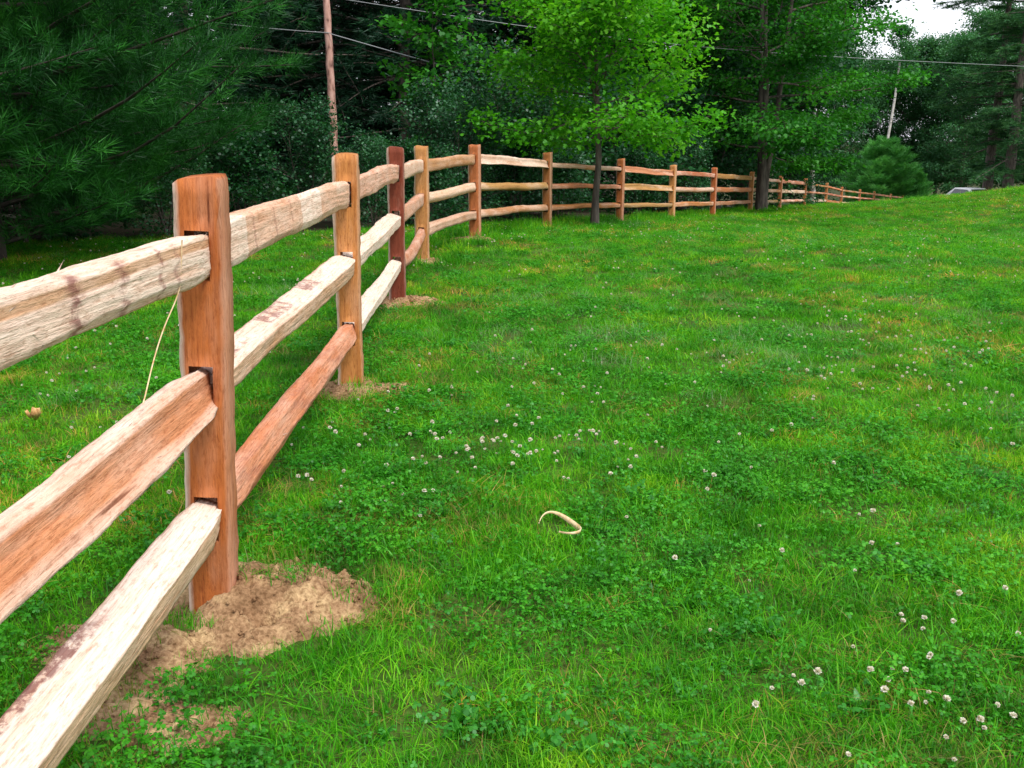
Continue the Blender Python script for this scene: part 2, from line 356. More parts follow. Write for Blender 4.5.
SHAPES = {
    'slab': [(-.026, -.052), (.022, -.064), (.034, -.040), (.031, .052), (.018, .064), (-.026, .060)],
    'wedge': [(-.045, -.035), (.025, -.055), (.052, -.01), (.03, .052), (-.02, .055), (-.05, .02)],
    'square': [(-.048, -.045), (.045, -.050), (.050, .045), (-.045, .050)],
    'tri': [(-.05, -.05), (.05, -.035), (.048, .02), (0.0, .06), (-.035, .045)],
    'hollow': [(-.03, -.055), (.062, -.058), (.036, -.03), (.018, .01), (.020, .048), (-.01, .064), (-.045, .05)],
    'flat': [(-.055, -.028), (.046, -.040), (.055, .026), (-.050, .046)],
}
def rail_mesh(seed, L, shape, segs=90, ring=22, zone_f=None, stain_f=None, bow=(0, 0), rough=1.0, scale=1.0, splinter=0, taper=(1, 1), arc=0.0):
    r = np.random.RandomState(seed)
    P = np.array(SHAPES[shape]) * scale
    K = len(P)
    seglen = np.linalg.norm(np.roll(P, -1, 0) - P, axis=1)
    # ring parameters along the outline, points gather at the corners
    cnt = np.maximum(2, np.round(seglen / seglen.sum() * ring)).astype(int)
    wA, wB, tt, fid = [], [], [], []
    for i in range(K):
        for j in range(cnt[i]):
            wA.append(i); wB.append((i + 1) % K); tt.append(j / cnt[i]); fid.append(i)
    wA, wB, tt, fid = map(np.array, (wA, wB, tt, fid)); M = len(tt)
    t = np.linspace(0, 1, segs + 1); x = t * L
    # wobbling corners
    cor = np.zeros((segs + 1, K, 2))
    for k in range(K):
        for a in range(2):
            ph = r.rand(4) * 6.28
            w = .0030 * np.sin(x * 1.9 + ph[0]) + .0014 * np.sin(x * 5.3 + ph[1]) + .0010 * np.sin(x * 15 + ph[2]) + .0014 * (fbm(x * 22, x * 0 + k * 3.3 + a, seed % 40 + 5, 3) - .5) * 2
            cor[:, k, a] = P[k, a] + w * rough * 1.25
    ring_p = cor[:, wA] * (1 - tt)[None, :, None] + cor[:, wB] * tt[None, :, None]
    # fibrous relief: strong around, slow along
    th = np.arange(M)
    rel = ((fbm(x[:, None] * 2 + 0 * th[None], th[None] * 1.9 + 0 * x[:, None] + seed, seed % 50, 3) - .5) * .0055 + (fbm(x[:, None] * 16 + 0 * th[None], th[None] * 1.3 + 0 * x[:, None] + seed, seed % 50 + 9, 3) - .5) * .0035) * rough
    cen = ring_p.mean(1, keepdims=True)
    dirn = norm(ring_p - cen)
    ring_p = ring_p + dirn * rel[..., None]
    # rounding towards the ends (tongues that enter the mortises)
    e0 = np.clip(x / .16, 0, 1) if taper[0] else np.ones_like(x)
    e1 = np.clip((L - x) / .16, 0, 1) if taper[1] else np.ones_like(x)
    e = np.minimum(e0, e1); e = e * e * (3 - 2 * e)
    su = .66 + .34 * e; sv = .90 + .10 * e
    ring_p[..., 0] *= su[:, None]; ring_p[..., 1] *= sv[:, None]
    tw = (r.rand() - .5) * .25 * rough; ang = tw * (t - .5) * e
    c_, s_ = np.cos(ang)[:, None], np.sin(ang)[:, None]
    u = ring_p[..., 0] * c_ - ring_p[..., 1] * s_; v = ring_p[..., 0] * s_ + ring_p[..., 1] * c_
    par = 4 * t * (1 - t)
    u = u + (bow[0] * par)[:, None]; v = v + (bow[1] * par + .006 * np.sin(x * 3 + seed) * par)[:, None]
    xx = np.repeat(x[:, None], M, 1)
    for end in ((0, 1), (-1, 1)):        # ragged ends
        xx[end[0]] += (r.rand(M) - .5) * .012 * rough
    V = np.stack([xx, -u, v], -1)          # local x along, +y left, so u is to the right
    ids = np.arange((segs + 1) * M).reshape(segs + 1, M)
    a = ids[:-1]; b2 = ids[1:]
    Fq = np.stack([a, np.roll(a, -1, 1), np.roll(b2, -1, 1), b2], -1).reshape(-1, 4)
    V = V.reshape(-1, 3); n0 = len(V)
    V = np.vstack([V, [[0, -u[0].mean(), v[0].mean()], [L, -u[-1].mean(), v[-1].mean()]]])
    F3 = [(n0, ids[0, (j + 1) % M], ids[0, j]) for j in range(M)] + [(n0 + 1, ids[-1, j], ids[-1, (j + 1) % M]) for j in range(M)]
    zone = np.zeros((segs + 1, M)) + (.45 if zone_f is None else 0)
    XM = np.repeat(x[:, None], M, 1); FM = np.repeat(fid[None], segs + 1, 0); TM = np.repeat(tt[None], segs + 1, 0)
    if zone_f: zone = zone_f(XM, FM, TM)
    st = stain_f(XM, FM, TM) if stain_f else np.zeros_like(zone)
    zone = np.r_[zone.ravel(), .7, .7]; st = np.r_[st.ravel(), 0, 0]
    if splinter:
        Vs, Fs = [], []
        base = len(V)
        for i in range(splinter):
            k = r.randint(0, segs if i > splinter * .5 else 3); k = segs - k if i <= splinter * .6 else k; k = min(max(k, 1), segs)
            j = r.randint(M); p0 = V[ids[k, j]]
            o_ = np.array([0, -u[k].mean(), v[k].mean()]); o_[0] = p0[0]
            dd = norm(p0 - o_)
            ln = r.uniform(.008, .042); sg = 1 if k > segs * .8 else r.choice([-1, 1])
            tip = p0 + np.array([sg * ln * 1.2, 0, 0]) + dd * ln * r.uniform(.1, .5) + r.randn(3) * .003
            w_ = np.cross(dd, [1, 0, 0]) * .0016
            q = len(V) + len(Vs); Vs += [p0 - w_ - dd * .003, p0 + w_ - dd * .003, tip, p0 - np.array([sg * .006, 0, 0]) - dd * .002]
            Fs += [(q, q + 1, q + 2), (q + 1, q + 3, q + 2), (q + 3, q, q + 2)]
        V = np.vstack([V, Vs]); F3 += Fs
        zone = np.r_[zone, np.full(len(Vs), .8)]; st = np.r_[st, np.zeros(len(Vs))]
    return mesh_np('rail', V, [Fq, np.array(F3)], M_rail, False, dict(zone=zone, stain=st))

RZ = (.31, .665, 1.01)
# tints of the heartwood (object colour)
PT = {0: (.46, .135, .033), 1: (.50, .20, .055), 2: (.19, .042, .020), 3: (.50, .23, .075), 4: (.46, .15, .05), 5: (.36, .14, .04), 6: (.45, .15, .045),
      7: (.55, .25, .08), 8: (.42, .12, .035)}
pp = [np.array(p) for p in POSTS]
pp0 = np.array((-.80, -.02, 0.))            # the post behind the camera's left shoulder
allp = [pp0] + pp
LEAN = {1: (.042, .0), 2: (.015, 0), 3: (.012, .0), 4: (.01, 0)}
for i, p in enumerate(allp):
    a = allp[max(i - 1, 0)]; c_ = allp[min(i + 1, len(allp) - 1)]
    dv = c_ - a; yaw = math.atan2(dv[1], dv[0]) - math.pi / 2
    if i in (1, 2, 3): yaw = rad((0, -1, 2, 3)[i])
    seg = i < 7
    me = post_mesh(100 + i, w=(.13, .117, .122, .128)[i] if i < 4 else .14, d=.095 if i < 4 else .12, H=1.2 + (.01 * math.sin(i * 2.2) if i > 2 else 0), rough=1 if i != 4 else 1.4)
    o = obj('post', me, fence, tuple(p - fl), (LEAN.get(i, (0, 0))[1], LEAN.get(i, (0, 0))[0] * -1 if False else LEAN.get(i, (0, 0))[0], yaw))
    col = PT.get(i - 1, (.42 + .1 * R.rand(), .15 + .07 * R.rand(), .045 + .02 * R.rand())); o.color = (*col, 1)
    if i == 3: o['label'] = 'dark reddish brown post, third from the camera'
    if i == 2: o['label'] = 'yellowish post with a soil patch at its foot'

def z_top0(x, f, t):        # top rail of the nearest bay: pale, tan streak near the top edge
    z = np.where(f == 2, .85, .75) + 0 * x
    z = np.where((f == 2) & (t > .72) & (x > 1.4), .25, z); return z
def s_top0(x, f, t):
    s = 0 * x
    for c, w, k in ((1.72, .035, 1.1), (1.93, .026, .9), (2.13, .014, 1.0), (2.23, .018, .75)):
        s = np.maximum(s, k * np.exp(-((x - c - .012 * np.sin(t * 9 + f)) / w) ** 2 * 2))
    return np.where((f >= 1) & (f <= 3), s, s * .2)
def z_mid0(x, f, t):
    z = np.where(np.isin(f, [2, 3]), .05, .8); z = np.where(f == 1, .62 - .35 * t, z); z = np.where((f == 4), .55, z); return z + 0 * x
def z_bot0(x, f, t): return np.where(f == 2, 1.1, .4) + 0 * x
def s_bot0(x, f, t):
    s = np.where((f == 2) & (t > .70 - .12 * np.sin(x * 7)), 1.5, 0) + np.where(f == 3, 1.2, 0)
    return s * np.clip((1.95 - x) / .2, 0, 1)
def zz_(top, side): return lambda x, f, t: np.where(f >= 3, top, side) + 0 * x
SPEC = {   # (bay, level): shape, zone, stain, tint, bow, splinters
    (0, 2): ('slab', z_top0, s_top0, (.56, .27, .11), (0, .0), 90),
    (0, 1): ('hollow', z_mid0, None, (.60, .24, .11), (0, .0), 30),
    (0, 0): ('flat', z_bot0, s_bot0, (.58, .33, .14), (0, .0), 12),
    (1, 2): ('slab', lambda x, f, t: .42 + .45 * (np.sin(x * 5 + 1) > .5), lambda x, f, t: .55 * (np.abs(((x * 1.0) % .28) - .14) < .010) * (x > .1) * (x < 1.2), (.62, .29, .14), (0, .015), 25),
    (1, 1): ('flat', lambda x, f, t: np.where(f == 2, .9, .42), lambda x, f, t: np.where(f == 2, .9, 0) * (np.sin(x * 9) > -.2) * (x < 1.6) * (t > .3), (.58, .27, .10), (.0, .005), 20),
    (1, 0): ('wedge', lambda x, f, t: .12 + 0 * x, lambda x, f, t: .35 * (np.abs(np.sin(x * 4.1 + t)) > .96), (.60, .22, .10), (0, .0), 25),
    (2, 2): ('slab', lambda x, f, t: .35 + 0 * x, None, (.58, .25, .13), (0, .02), 10),
    (2, 1): ('flat', lambda x, f, t: .85 + 0 * x, None, (.6, .3, .15), (0, .0), 5),
    (2, 0): ('flat', lambda x, f, t: 1.0 + 0 * x, None, (.6, .35, .15), (0, .0), 5),
    (3, 2): ('slab', lambda x, f, t: .5 + 0 * x, None, (.6, .3, .15), (0, .0), 0),
    (3, 1): ('slab', lambda x, f, t: .3 + 0 * x, None, (.55, .23, .11), (0, .0), 0),
    (3, 0): ('wedge', lambda x, f, t: .2 + 0 * x, None, (.5, .2, .10), (0, -.05), 0),
    (4, 2): ('slab', lambda x, f, t: .1 + 0 * x, None, (.50, .25, .11), (0, .0), 0),
    (4, 1): ('wedge', lambda x, f, t: .45 + 0 * x, None, (.60, .33, .14), (0, .0), 0),
    (4, 0): ('square', lambda x, f, t: .3 + 0 * x, None, (.55, .28, .15), (0, .03), 0),
}
names = list(SHAPES)
for bay in range(len(allp) - 1):
    A, B = allp[bay], allp[bay + 1]
    for lv in range(3):
        sp_ = SPEC.get((bay, lv))
        if sp_ is None:
            zv = R.choice([.0, .05, .15, .35, .6]); tint = (.42 + .16 * R.rand(), .17 + .09 * R.rand(), .06 + .05 * R.rand())
            sp_ = (names[R.randint(len(names))], (lambda zv: lambda x, f, t: zv + .35 * np.sin(x * 2 + f) * .5)(zv), None, tint, (0, R.uniform(-.02, .02) if bay < 9 else 0), 0)
        shape, zf, sf, tint, bow, spl = sp_
        jit = 0 if bay < 2 else R.uniform(-.012, .012)
        off = (lv % 2 * 2 - 1) * .0
        a = A + np.array([off, 0, RZ[lv] + (.02 if (bay, lv) == (0, 2) else 0)]); b_ = B + np.array([off, 0, RZ[lv] + jit * 0])
        a[0] += math.sin(LEAN.get(bay, (0, 0))[0]) * RZ[lv]; b_[0] += math.sin(LEAN.get(bay + 1, (0, 0))[0]) * RZ[lv] + (.010 if bay == 0 and lv == 2 else 0)
        d = b_ - a; L = np.linalg.norm(d); ux = d / L
        # inside the mortise each rail stops just short of the middle of the post
        a = a + ux * .004; L2 = L - .008
        tap = (1, 1)
        if bay == 0:
            L2 = L - (.030 if lv == 2 else .012)
        near = bay < 3
        me = rail_mesh(300 + bay * 7 + lv, L2, shape, segs=260 if near else 60, ring=56 if near else 16, zone_f=zf, stain_f=sf, bow=bow,
                       rough=1.0 if bay < 9 else .45, splinter=spl, taper=tap, scale={(2, 0): .9, (0, 1): .88, (0, 2): .92}.get((bay, lv), 1.0))
        o = obj('rail', me, fence)
        yaw = math.atan2(ux[1], ux[0]); pit = -math.asin(ux[2])
        o.location = tuple(a - fl); o.rotation_euler = (0, pit, yaw); o.color = (*tint, 1)
        if (bay, lv) == (0, 2): o['label'] = 'pale top rail with dark saw stains and a ragged end'
        if (bay, lv) == (0, 1): o['label'] = 'salmon coloured middle rail with pale edges'
        if (bay, lv) == (0, 0): o['label'] = 'white bottom rail with a dark purple stained edge'

# ------------------------------------------------------------------ soil mounds, straw
m, n = newmat('dug_soil'); b = N(n, 'ShaderNodeBsdfPrincipled'); o_ = N(n, 'ShaderNodeOutputMaterial'); b.inputs['Roughness'].default_value = 1; b.inputs['Specular IOR Level'].default_value = .05
geo = N(n, 'ShaderNodeNewGeometry')
n1 = N(n, 'ShaderNodeTexNoise'); n1.inputs['Scale'].default_value = 9; n1.inputs['Detail'].default_value = 8; n1.inputs['Roughness'].default_value = .7
n2 = N(n, 'ShaderNodeTexNoise'); n2.inputs['Scale'].default_value = 90; n2.inputs['Detail'].default_value = 5
for x in (n1, n2): n.links.new(geo.outputs['Position'], x.inputs['Vector'])
c = ramp(n, n1.outputs['Fac'], [(.3, (.17, .09, .045)), (.5, (.36, .22, .12)), (.7, (.60, .43, .23))]).outputs[0]
c = mixc(n, 1, c, ramp(n, n2.outputs['Fac'], [(.3, (.55, .5, .45)), (.6, (1.1, 1.1, 1.1))]).outputs[0], 'MULTIPLY')
n.links.new(c, b.inputs['Base Color'])
bp = N(n, 'ShaderNodeBump'); bp.inputs['Strength'].default_value = 1; bp.inputs['Distance'].default_value = .012
n.links.new(n2.outputs['Fac'], bp.inputs['Height']); n.links.new(bp.outputs[0], b.inputs['Normal']); n.links.new(b.outputs[0], o_.inputs[0]); M_soil = m

def mound_h(x, y, blobs, seed):
    """height of loose soil above the ground (negative outside)"""
    h = np.full(np.shape(x), -1.0)
    for (cx, cy, rx, ry, hh) in blobs:
        rr = np.sqrt(((x - cx) / rx) ** 2 + ((y - cy) / ry) ** 2)
        rr = rr + (fbm(x * 9, y * 9, seed + 3) - .5) * .9
        h = np.maximum(h, hh * (1 - np.clip(rr, 0, 3) ** 1.6))
    return h
MOUNDS = []
def mound(px, py, blobs, seed, label, res=.012):
    xs0 = min(b[0] - b[2] * 1.5 for b in blobs); xs1 = max(b[0] + b[2] * 1.5 for b in blobs)
    ys0 = min(b[1] - b[3] * 1.5 for b in blobs); ys1 = max(b[1] + b[3] * 1.5 for b in blobs)
    nx3, ny3 = int((xs1 - xs0) / res) + 2, int((ys1 - ys0) / res) + 2
    X, Y = np.meshgrid(np.linspace(xs0, xs1, nx3), np.linspace(ys0, ys1, ny3))
    h = mound_h(X, Y, blobs, seed)
    hh = h + (fbm(X * 28, Y * 28, seed + 11) - .5) * .045 * np.clip(h * 40 + 1, 0, 1) + (fbm(X * 70, Y * 70, seed + 12) - .5) * .020
    hh = np.maximum(hh, -.03)
    Z = gz(X, Y) + hh
    keep = (hh[:-1, :-1] > -.028) | (hh[1:, 1:] > -.028) | (hh[:-1, 1:] > -.028) | (hh[1:, :-1] > -.028)
    I = np.arange(nx3 * ny3).reshape(ny3, nx3)
    Fq = np.stack([I[:-1, :-1], I[:-1, 1:], I[1:, 1:], I[1:, :-1]], -1)[keep]
    used, inv = np.unique(Fq, return_inverse=True)
    V = np.stack([X, Y, Z], -1).reshape(-1, 3)[used] - np.array([px, py, 0]); Fq = inv.reshape(-1, 4)
    # crumbs and straw lying in the soil
    r = np.random.RandomState(seed); F3 = []; Vx = []
    ncr = int(700 * res ** 0 * min(1, len(used) / 3000))
    for i in range(ncr):
        x, y = r.uniform(xs0, xs1), r.uniform(ys0, ys1)
        hq = float(mound_h(np.array([x]), np.array([y]), blobs, seed)[0])
        if hq < -.012: continue
        z = gzf(x, y) + max(hq, -.005) + .004; s = r.uniform(.003, .009) * (1 + 1.3 * (r.rand() > .9)) * (res / .012) ** .5
        q = len(V) + len(Vx); c0 = np.array([x - px, y - py, z])
        for k in range(4): Vx.append(c0 + np.array([math.cos(k * 1.57 + i), math.sin(k * 1.57 + i), r.uniform(-.3, .3)]) * s * r.uniform(.7, 1.2))
        Vx.append(c0 + np.array([0, 0, s * .9])); Vx.append(c0 - np.array([0, 0, s * .9]))
        for k in range(4): F3.append((q + k, q + (k + 1) % 4, q + 4)); F3.append((q + (k + 1) % 4, q + k, q + 5))
    if Vx: V = np.vstack([V, Vx])
    o = obj('soil_mound', mesh_np('soil_mound', V, [Fq] + ([np.array(F3)] if F3 else []), M_soil, True), None, (px, py, 0))
    tag(o, label, 'dirt mound', 'mounds of dug soil round the post feet'); MOUNDS.append((blobs, seed))
mound(-.81, 2.55, [(-.71, 2.58, .31, .24, .105), (-.98, 2.35, .22, .17, .055), (-.95, 2.10, .17, .14, .034), (-.76, 2.0, .14, .11, .026)], 21,
      'large crumbly tan soil mound around the foot of the nearest orange post')
mound(-.84, 5.03, [(-.80, 5.03, .27, .18, .045), (-.98, 5.02, .14, .12, .03)], 22, 'low soil patch around the foot of the yellowish second post', .02)
mound(-.91, 7.84, [(-.86, 7.85, .32, .24, .06)], 23, 'tan soil mound around the foot of the dark reddish post', .02)
mound(-.96, 10.67, [(-.93, 10.65, .22, .18, .04)], 24, 'small soil mound at the foot of the fourth post, before the bend', .03)
mound(-.48, 13.0, [(-.5, 12.95, .24, .2, .045)], 25, 'small soil mound at the foot of the orange post where the fence bends right', .03)
def soil_cover(x, y):
    h = np.full(np.shape(x), -1.0)
    for bl, sd in MOUNDS: h = np.maximum(h, mound_h(x, y, bl, sd))
    return h

# ------------------------------------------------------------------ lawn: instanced tufts (uncountable stuff)
def blades(r, nb, rad_, hmin, hmax, wid, lean, segs=3, curl=.5):
    """grass blades as tapering strips; returns V, F"""
    ang = r.rand(nb) * 6.28; rr = rad_ * np.sqrt(r.rand(nb))
    base = np.stack([rr * np.cos(ang), rr * np.sin(ang), np.full(nb, -.005)], -1)
    h = r.uniform(hmin, hmax, nb); az = r.rand(nb) * 6.28
    ln = np.abs(r.randn(nb)) * lean + .1
    d = np.stack([np.cos(az), np.sin(az), 0 * az], -1); sd = np.stack([-np.sin(az + r.randn(nb) * .6), np.cos(az), 0 * az], -1)
    V, Fc = [], []; w = wid * r.uniform(.6, 1.3, nb)
    rows = []
    for k in range(segs + 1):
        t = k / segs
        p = base + d * (h * ln * (t ** 1.7))[:, None] + np.array([0, 0, 1]) * (h * (t - .35 * np.minimum(ln, 1.6) * t * t))[:, None]
        ww = (w * (1 - t) ** .7)[:, None]
        if k < segs: rows.append(np.stack([p - sd * ww / 2, p + sd * ww / 2], 1))
        else: rows.append(p[:, None])
    V = np.concatenate(rows, 1); per = V.shape[1]
    off = (np.arange(nb) * per)[:, None]
    q = [off + np.array([[2 * k, 2 * k + 1, 2 * k + 3, 2 * k + 2]]) for k in range(segs - 1)]
    t3 = off + np.array([[2 * segs - 2, 2 * segs - 1, 2 * segs]])
    return V.reshape(-1, 3), [np.concatenate(q), t3]
def merge(parts):
    V, F3, F4, Fn = [], [], [], {}
    o = 0
    for v, fs in parts:
        for f in fs: Fn.setdefault(f.shape[1], []).append(f + o)
        V.append(v); o += len(v)
    return np.concatenate(V), [np.concatenate(x) for x in Fn.values()]
def leafpoly(shape):
    return {'oval': np.array([(0, 0), (.35, .18), (.42, .55), (0, 1), (-.42, .55), (-.35, .18)]),
            'round': np.array([(0, 0), (.38, .3), (.42, .7), (.12, .95), (-.12, .95), (-.42, .7), (-.38, .3)]),
            'long': np.array([(0, 0), (.16, .25), (.17, .6), (0, 1), (-.17, .6), (-.16, .25)]),
            'maple': np.array([(0, 0), (.28, .05), (.50, .28), (.22, .40), (.30, .72), (0, 1), (-.30, .72), (-.22, .40), (-.50, .28), (-.28, .05)])}[shape]
def leaves_np(pos, dirs, nrm, size, shape):
    P = leafpoly(shape); d = norm(dirs); s = norm(np.cross(d, nrm)); nn = np.cross(s, d)
    sz = np.asarray(size).reshape(-1, 1, 1) * np.ones((len(pos), 1, 1))
    fold = -np.abs(P[:, 0])[None, :, None] * .25 - (P[:, 1] ** 2)[None, :, None] * .25
    V = pos[:, None] + sz * (s[:, None] * P[None, :, 0:1] + d[:, None] * P[None, :, 1:2] + nn[:, None] * fold)
    k = len(P); Fc = (np.arange(len(pos)) * k)[:, None] + np.arange(k)[None]
    return V.reshape(-1, 3), Fc
def trefoils(r, nb, rad_, h0, h1, sz):
    ang = r.rand(nb) * 6.28; rr = rad_ * np.sqrt(r.rand(nb)); h = r.uniform(h0, h1, nb)
    pos, dr, nm, ss = [], [], [], []
    for i in range(nb):
        c0 = np.array([rr[i] * math.cos(ang[i]), rr[i] * math.sin(ang[i]), h[i]]); tilt = r.randn(3) * .35; tilt[2] = 1; tilt = tilt / np.linalg.norm(tilt)
        a0 = r.rand() * 6.28; s0 = sz * r.uniform(.7, 1.25)
        for k in range(3):
            d = np.array([math.cos(a0 + k * 2.09), math.sin(a0 + k * 2.09), 0]); d = d - tilt * d.dot(tilt)
            pos.append(c0); dr.append(d); nm.append(tilt); ss.append(s0)
    v, f = leaves_np(np.array(pos), np.array(dr), np.array(nm), np.array(ss), 'round'); return v, [f]
def rosette(r, nb, size, shape='long', up=.5):
    az = np.arange(nb) * 2.4 + r.rand(nb) * .5; el = r.uniform(.15, up, nb) * 1.6
    d = np.stack([np.cos(az) * np.cos(el), np.sin(az) * np.cos(el), np.sin(el)], -1)
    v, f = leaves_np(np.zeros((nb, 3)), d, np.tile([[0, 0, 1.]], (nb, 1)) + r.randn(nb, 3) * .1, size * r.uniform(.6, 1.2, nb), shape); return v, [f]

PATCH = [(.34, (.50, .68, .8)), (.45, (.92, .97, .9)), (.54, (1.15, 1.08, .9)), (.64, (2.1, 1.22, 1.5))]
M_g1 = leaf_mat('lawn_grass_blades', [G(.03, .20, .004), G(.055, .32, .006), G(.10, .43, .009), G(.20, .54, .02)], .35, .04, patch=PATCH, patch_scale=.8)
M_g2 = leaf_mat('dry_grass_blades', [G(.09, .24, .01), G(.20, .32, .025), G(.34, .25, .06), G(.45, .36, .14)], .3, .03, patch=PATCH, patch_scale=.8)
M_g3 = leaf_mat('clover_leaves', [G(.024, .19, .005), G(.045, .29, .009), G(.08, .40, .018)], .3, .06, patch=[(.3, (.75, .85, .9)), (.7, (1.25, 1.1, .9))], patch_scale=1.2)
M_g4 = leaf_mat('weed_leaves', [G(.018, .15, .007), G(.035, .23, .012), G(.07, .33, .035)], .3, .08)
M_g5 = leaf_mat('wispy_seed_grass', [G(.16, .32, .10), G(.26, .42, .18), G(.40, .50, .30)], .3, .05)
def proto_collection(name, builds, mat):
    c = bpy.data.collections.new(name)
    for i, (V, Fs) in enumerate(builds):
        me = mesh_np(name + '_tuft', V, Fs, mat); ob = bpy.data.objects.new('%s_tuft_%d' % (name, i), me); c.objects.link(ob)
    return c
def scatter(name, coll, nvar, pts, yaw, scale, label, cat, tiltamt=.15, seed=0):
    r = np.random.RandomState(seed); n_ = len(pts)
    me = bpy.data.meshes.new(name); me.vertices.add(n_); me.vertices.foreach_set('co', pts.astype(np.float32).ravel())
    a = me.attributes.new('rot', 'FLOAT_VECTOR', 'POINT'); rv = np.stack([r.randn(n_) * tiltamt, r.randn(n_) * tiltamt, yaw], -1); a.data.foreach_set('vector', rv.astype(np.float32).ravel())
    a = me.attributes.new('sc', 'FLOAT_VECTOR', 'POINT'); a.data.foreach_set('vector', scale.astype(np.float32).ravel())
    a = me.attributes.new('vi', 'INT', 'POINT'); a.data.foreach_set('value', r.randint(0, nvar, n_).astype(np.int32))
    o = obj(name, me)
    ng = bpy.data.node_groups.new(name + '_nodes', 'GeometryNodeTree')
    ng.interface.new_socket('Geometry', in_out='INPUT', socket_type='NodeSocketGeometry'); ng.interface.new_socket('Geometry', in_out='OUTPUT', socket_type='NodeSocketGeometry')
    gi = ng.nodes.new('NodeGroupInput'); go = ng.nodes.new('NodeGroupOutput'); ip = ng.nodes.new('GeometryNodeInstanceOnPoints')
    ci = ng.nodes.new('GeometryNodeCollectionInfo'); ci.inputs['Collection'].default_value = coll; ci.inputs['Separate Children'].default_value = True; ci.inputs['Reset Children'].default_value = True
    def attr(nm, ty):
        x = ng.nodes.new('GeometryNodeInputNamedAttribute'); x.data_type = ty; x.inputs['Name'].default_value = nm
        return x.outputs['Attribute']
    L = ng.links.new
    L(gi.outputs[0], ip.inputs['Points']); L(ci.outputs[0], ip.inputs['Instance']); ip.inputs['Pick Instance'].default_value = True
    L(attr('vi', 'INT'), ip.inputs['Instance Index'])
    er = ng.nodes.new('FunctionNodeEulerToRotation'); L(attr('rot', 'FLOAT_VECTOR'), er.inputs[0]); L(er.outputs[0], ip.inputs['Rotation'])
    L(attr('sc', 'FLOAT_VECTOR'), ip.inputs['Scale']); L(ip.outputs[0], go.inputs[0])
    md = o.modifiers.new('scatter', 'NODES'); md.node_group = ng
    tag(o, label, cat, kind='stuff'); return o

rs = np.random.RandomState(11)
def sample_lawn(n_per_m2_near, rmax, rs, falloff=1.4, r0=3.5):
    """points in front of and around the camera, thinning with distance; returns x,y,dist"""
    xs, ys = [], []
    rings = np.r_[0, np.geomspace(2.0, rmax, 26)]
    for a, b_ in zip(rings[:-1], rings[1:]):
        mid_ = .5 * (a + b_); dens = n_per_m2_near * min(1, (r0 / mid_) ** falloff)
        half = math.pi * .42 if mid_ < 4 else rad(48 if mid_ < 12 else 38)
        area = half * (b_ ** 2 - a ** 2); k = int(area * dens)
        rr = np.sqrt(rs.uniform(a * a, b_ * b_, k)); th = rs.uniform(-half, half, k)
        xs.append(rr * np.sin(th)); ys.append(rr * np.cos(th))
    x, y = np.concatenate(xs), np.concatenate(ys)
    return x, y, np.hypot(x, y)
def field_noise(x, y, sc, seed): return fbm(x * sc + 100, y * sc + 100, seed, 4)
def place(name, builds, mat, dens, rmax, weight, label, cat, seed, fall=1.4, base=1.0, grow=.035, tilt=.15, soil_lim=-.004):
    rs = np.random.RandomState(seed)
    x, y, d = sample_lawn(dens, rmax, rs, fall)
    w = weight(x, y) * lawn_mask(x, y)
    sc_ = soil_cover(x, y)
    w = np.where(sc_ > .004, w * .09, np.where(sc_ > -.004, w * .45, w))
    keep = rs.rand(len(x)) < w; x, y, d = x[keep], y[keep], d[keep]
    z = gz(x, y) + np.clip(soil_cover(x, y), 0, 1) 
    v_ = rs.uniform(.7, 1.3, len(x)); s = np.stack([base * (1 + grow * np.maximum(0, d - 3)) * v_] * 2 + [base * v_ * (1 + .010 * np.maximum(0, d - 4)) * (.75 + .6 * field_noise(x, y, 2.2, 77))], -1)
    coll = proto_collection(name, builds, mat)
    print(name, len(x))
    return scatter(name, coll, len(builds), np.stack([x, y, z], -1), rs.rand(len(x)) * 6.28, s, label, cat, tilt, seed)
lush = lambda x, y: field_noise(x, y, .9, 40)
def w_grass(x, y): return np.clip(1.2 - 1.1 * np.clip((field_noise(x, y, 2.3, 60) - .5) * 4 + .3, 0, 1) * .5, .45, 1)
def w_dry(x, y): return .25 * np.clip((y - 9) / 8, 0, 1) * np.clip((x - 1) / 4, 0, 1) + np.clip((field_noise(x, y, 1.5, 50) - .47) * 9, .12, 1)
def w_clover(x, y): return np.clip((field_noise(x, y, 2.3, 60) - .46) * 5, 0.12, 1)
def w_weed(x, y): return np.clip((field_noise(x, y, 1.6, 70) - .46) * 5, 0.05, 1)
WISP = [ground_at(*q) for q in ((555, 300), (590, 318), (560, 345), (520, 305), (735, 335), (740, 358), (785, 358), (1000, 425), (1010, 440), (495, 350), (640, 352), (880, 345), (300, 300))]
def w_wisp(x, y):
    w = 0 * x
    for q in WISP:
        s = .10 + .03 * math.hypot(q[0], q[1]); w = np.maximum(w, np.exp(-((x - q[0]) / s) ** 2 - ((y - q[1]) / (s * 1.3)) ** 2))
    return (w * .55 + .02) * (y > 4.2)
def rr_(s): return np.random.RandomState(s)
place('grass', [blades(rr_(i), 105, .09, .018, .055, .0031, .85) for i in range(6)], M_g1, 230, 62, w_grass,
      'mown bright green lawn grass covering the sloping field', 'grass', 1, fall=1.25, base=1.0, grow=.06)
place('dry_grass', [blades(rr_(20 + i), 60, .085, .018, .058, .0027, 1.2) for i in range(4)], M_g2, 150, 60, w_dry,
      'thin patches of dry yellowish brown grass in the lawn', 'dry grass', 2, fall=1.25, grow=.06)
place('clover', [merge([trefoils(rr_(30 + i), 46, .10, .012, .052, .0082), blades(rr_(35 + i), 50, .10, .02, .062, .0030, .9)]) for i in range(4)], M_g3, 150, 50, w_clover,
      'dark green three-leaved clover growing through the lawn', 'clover', 3, fall=1.35, grow=.05)
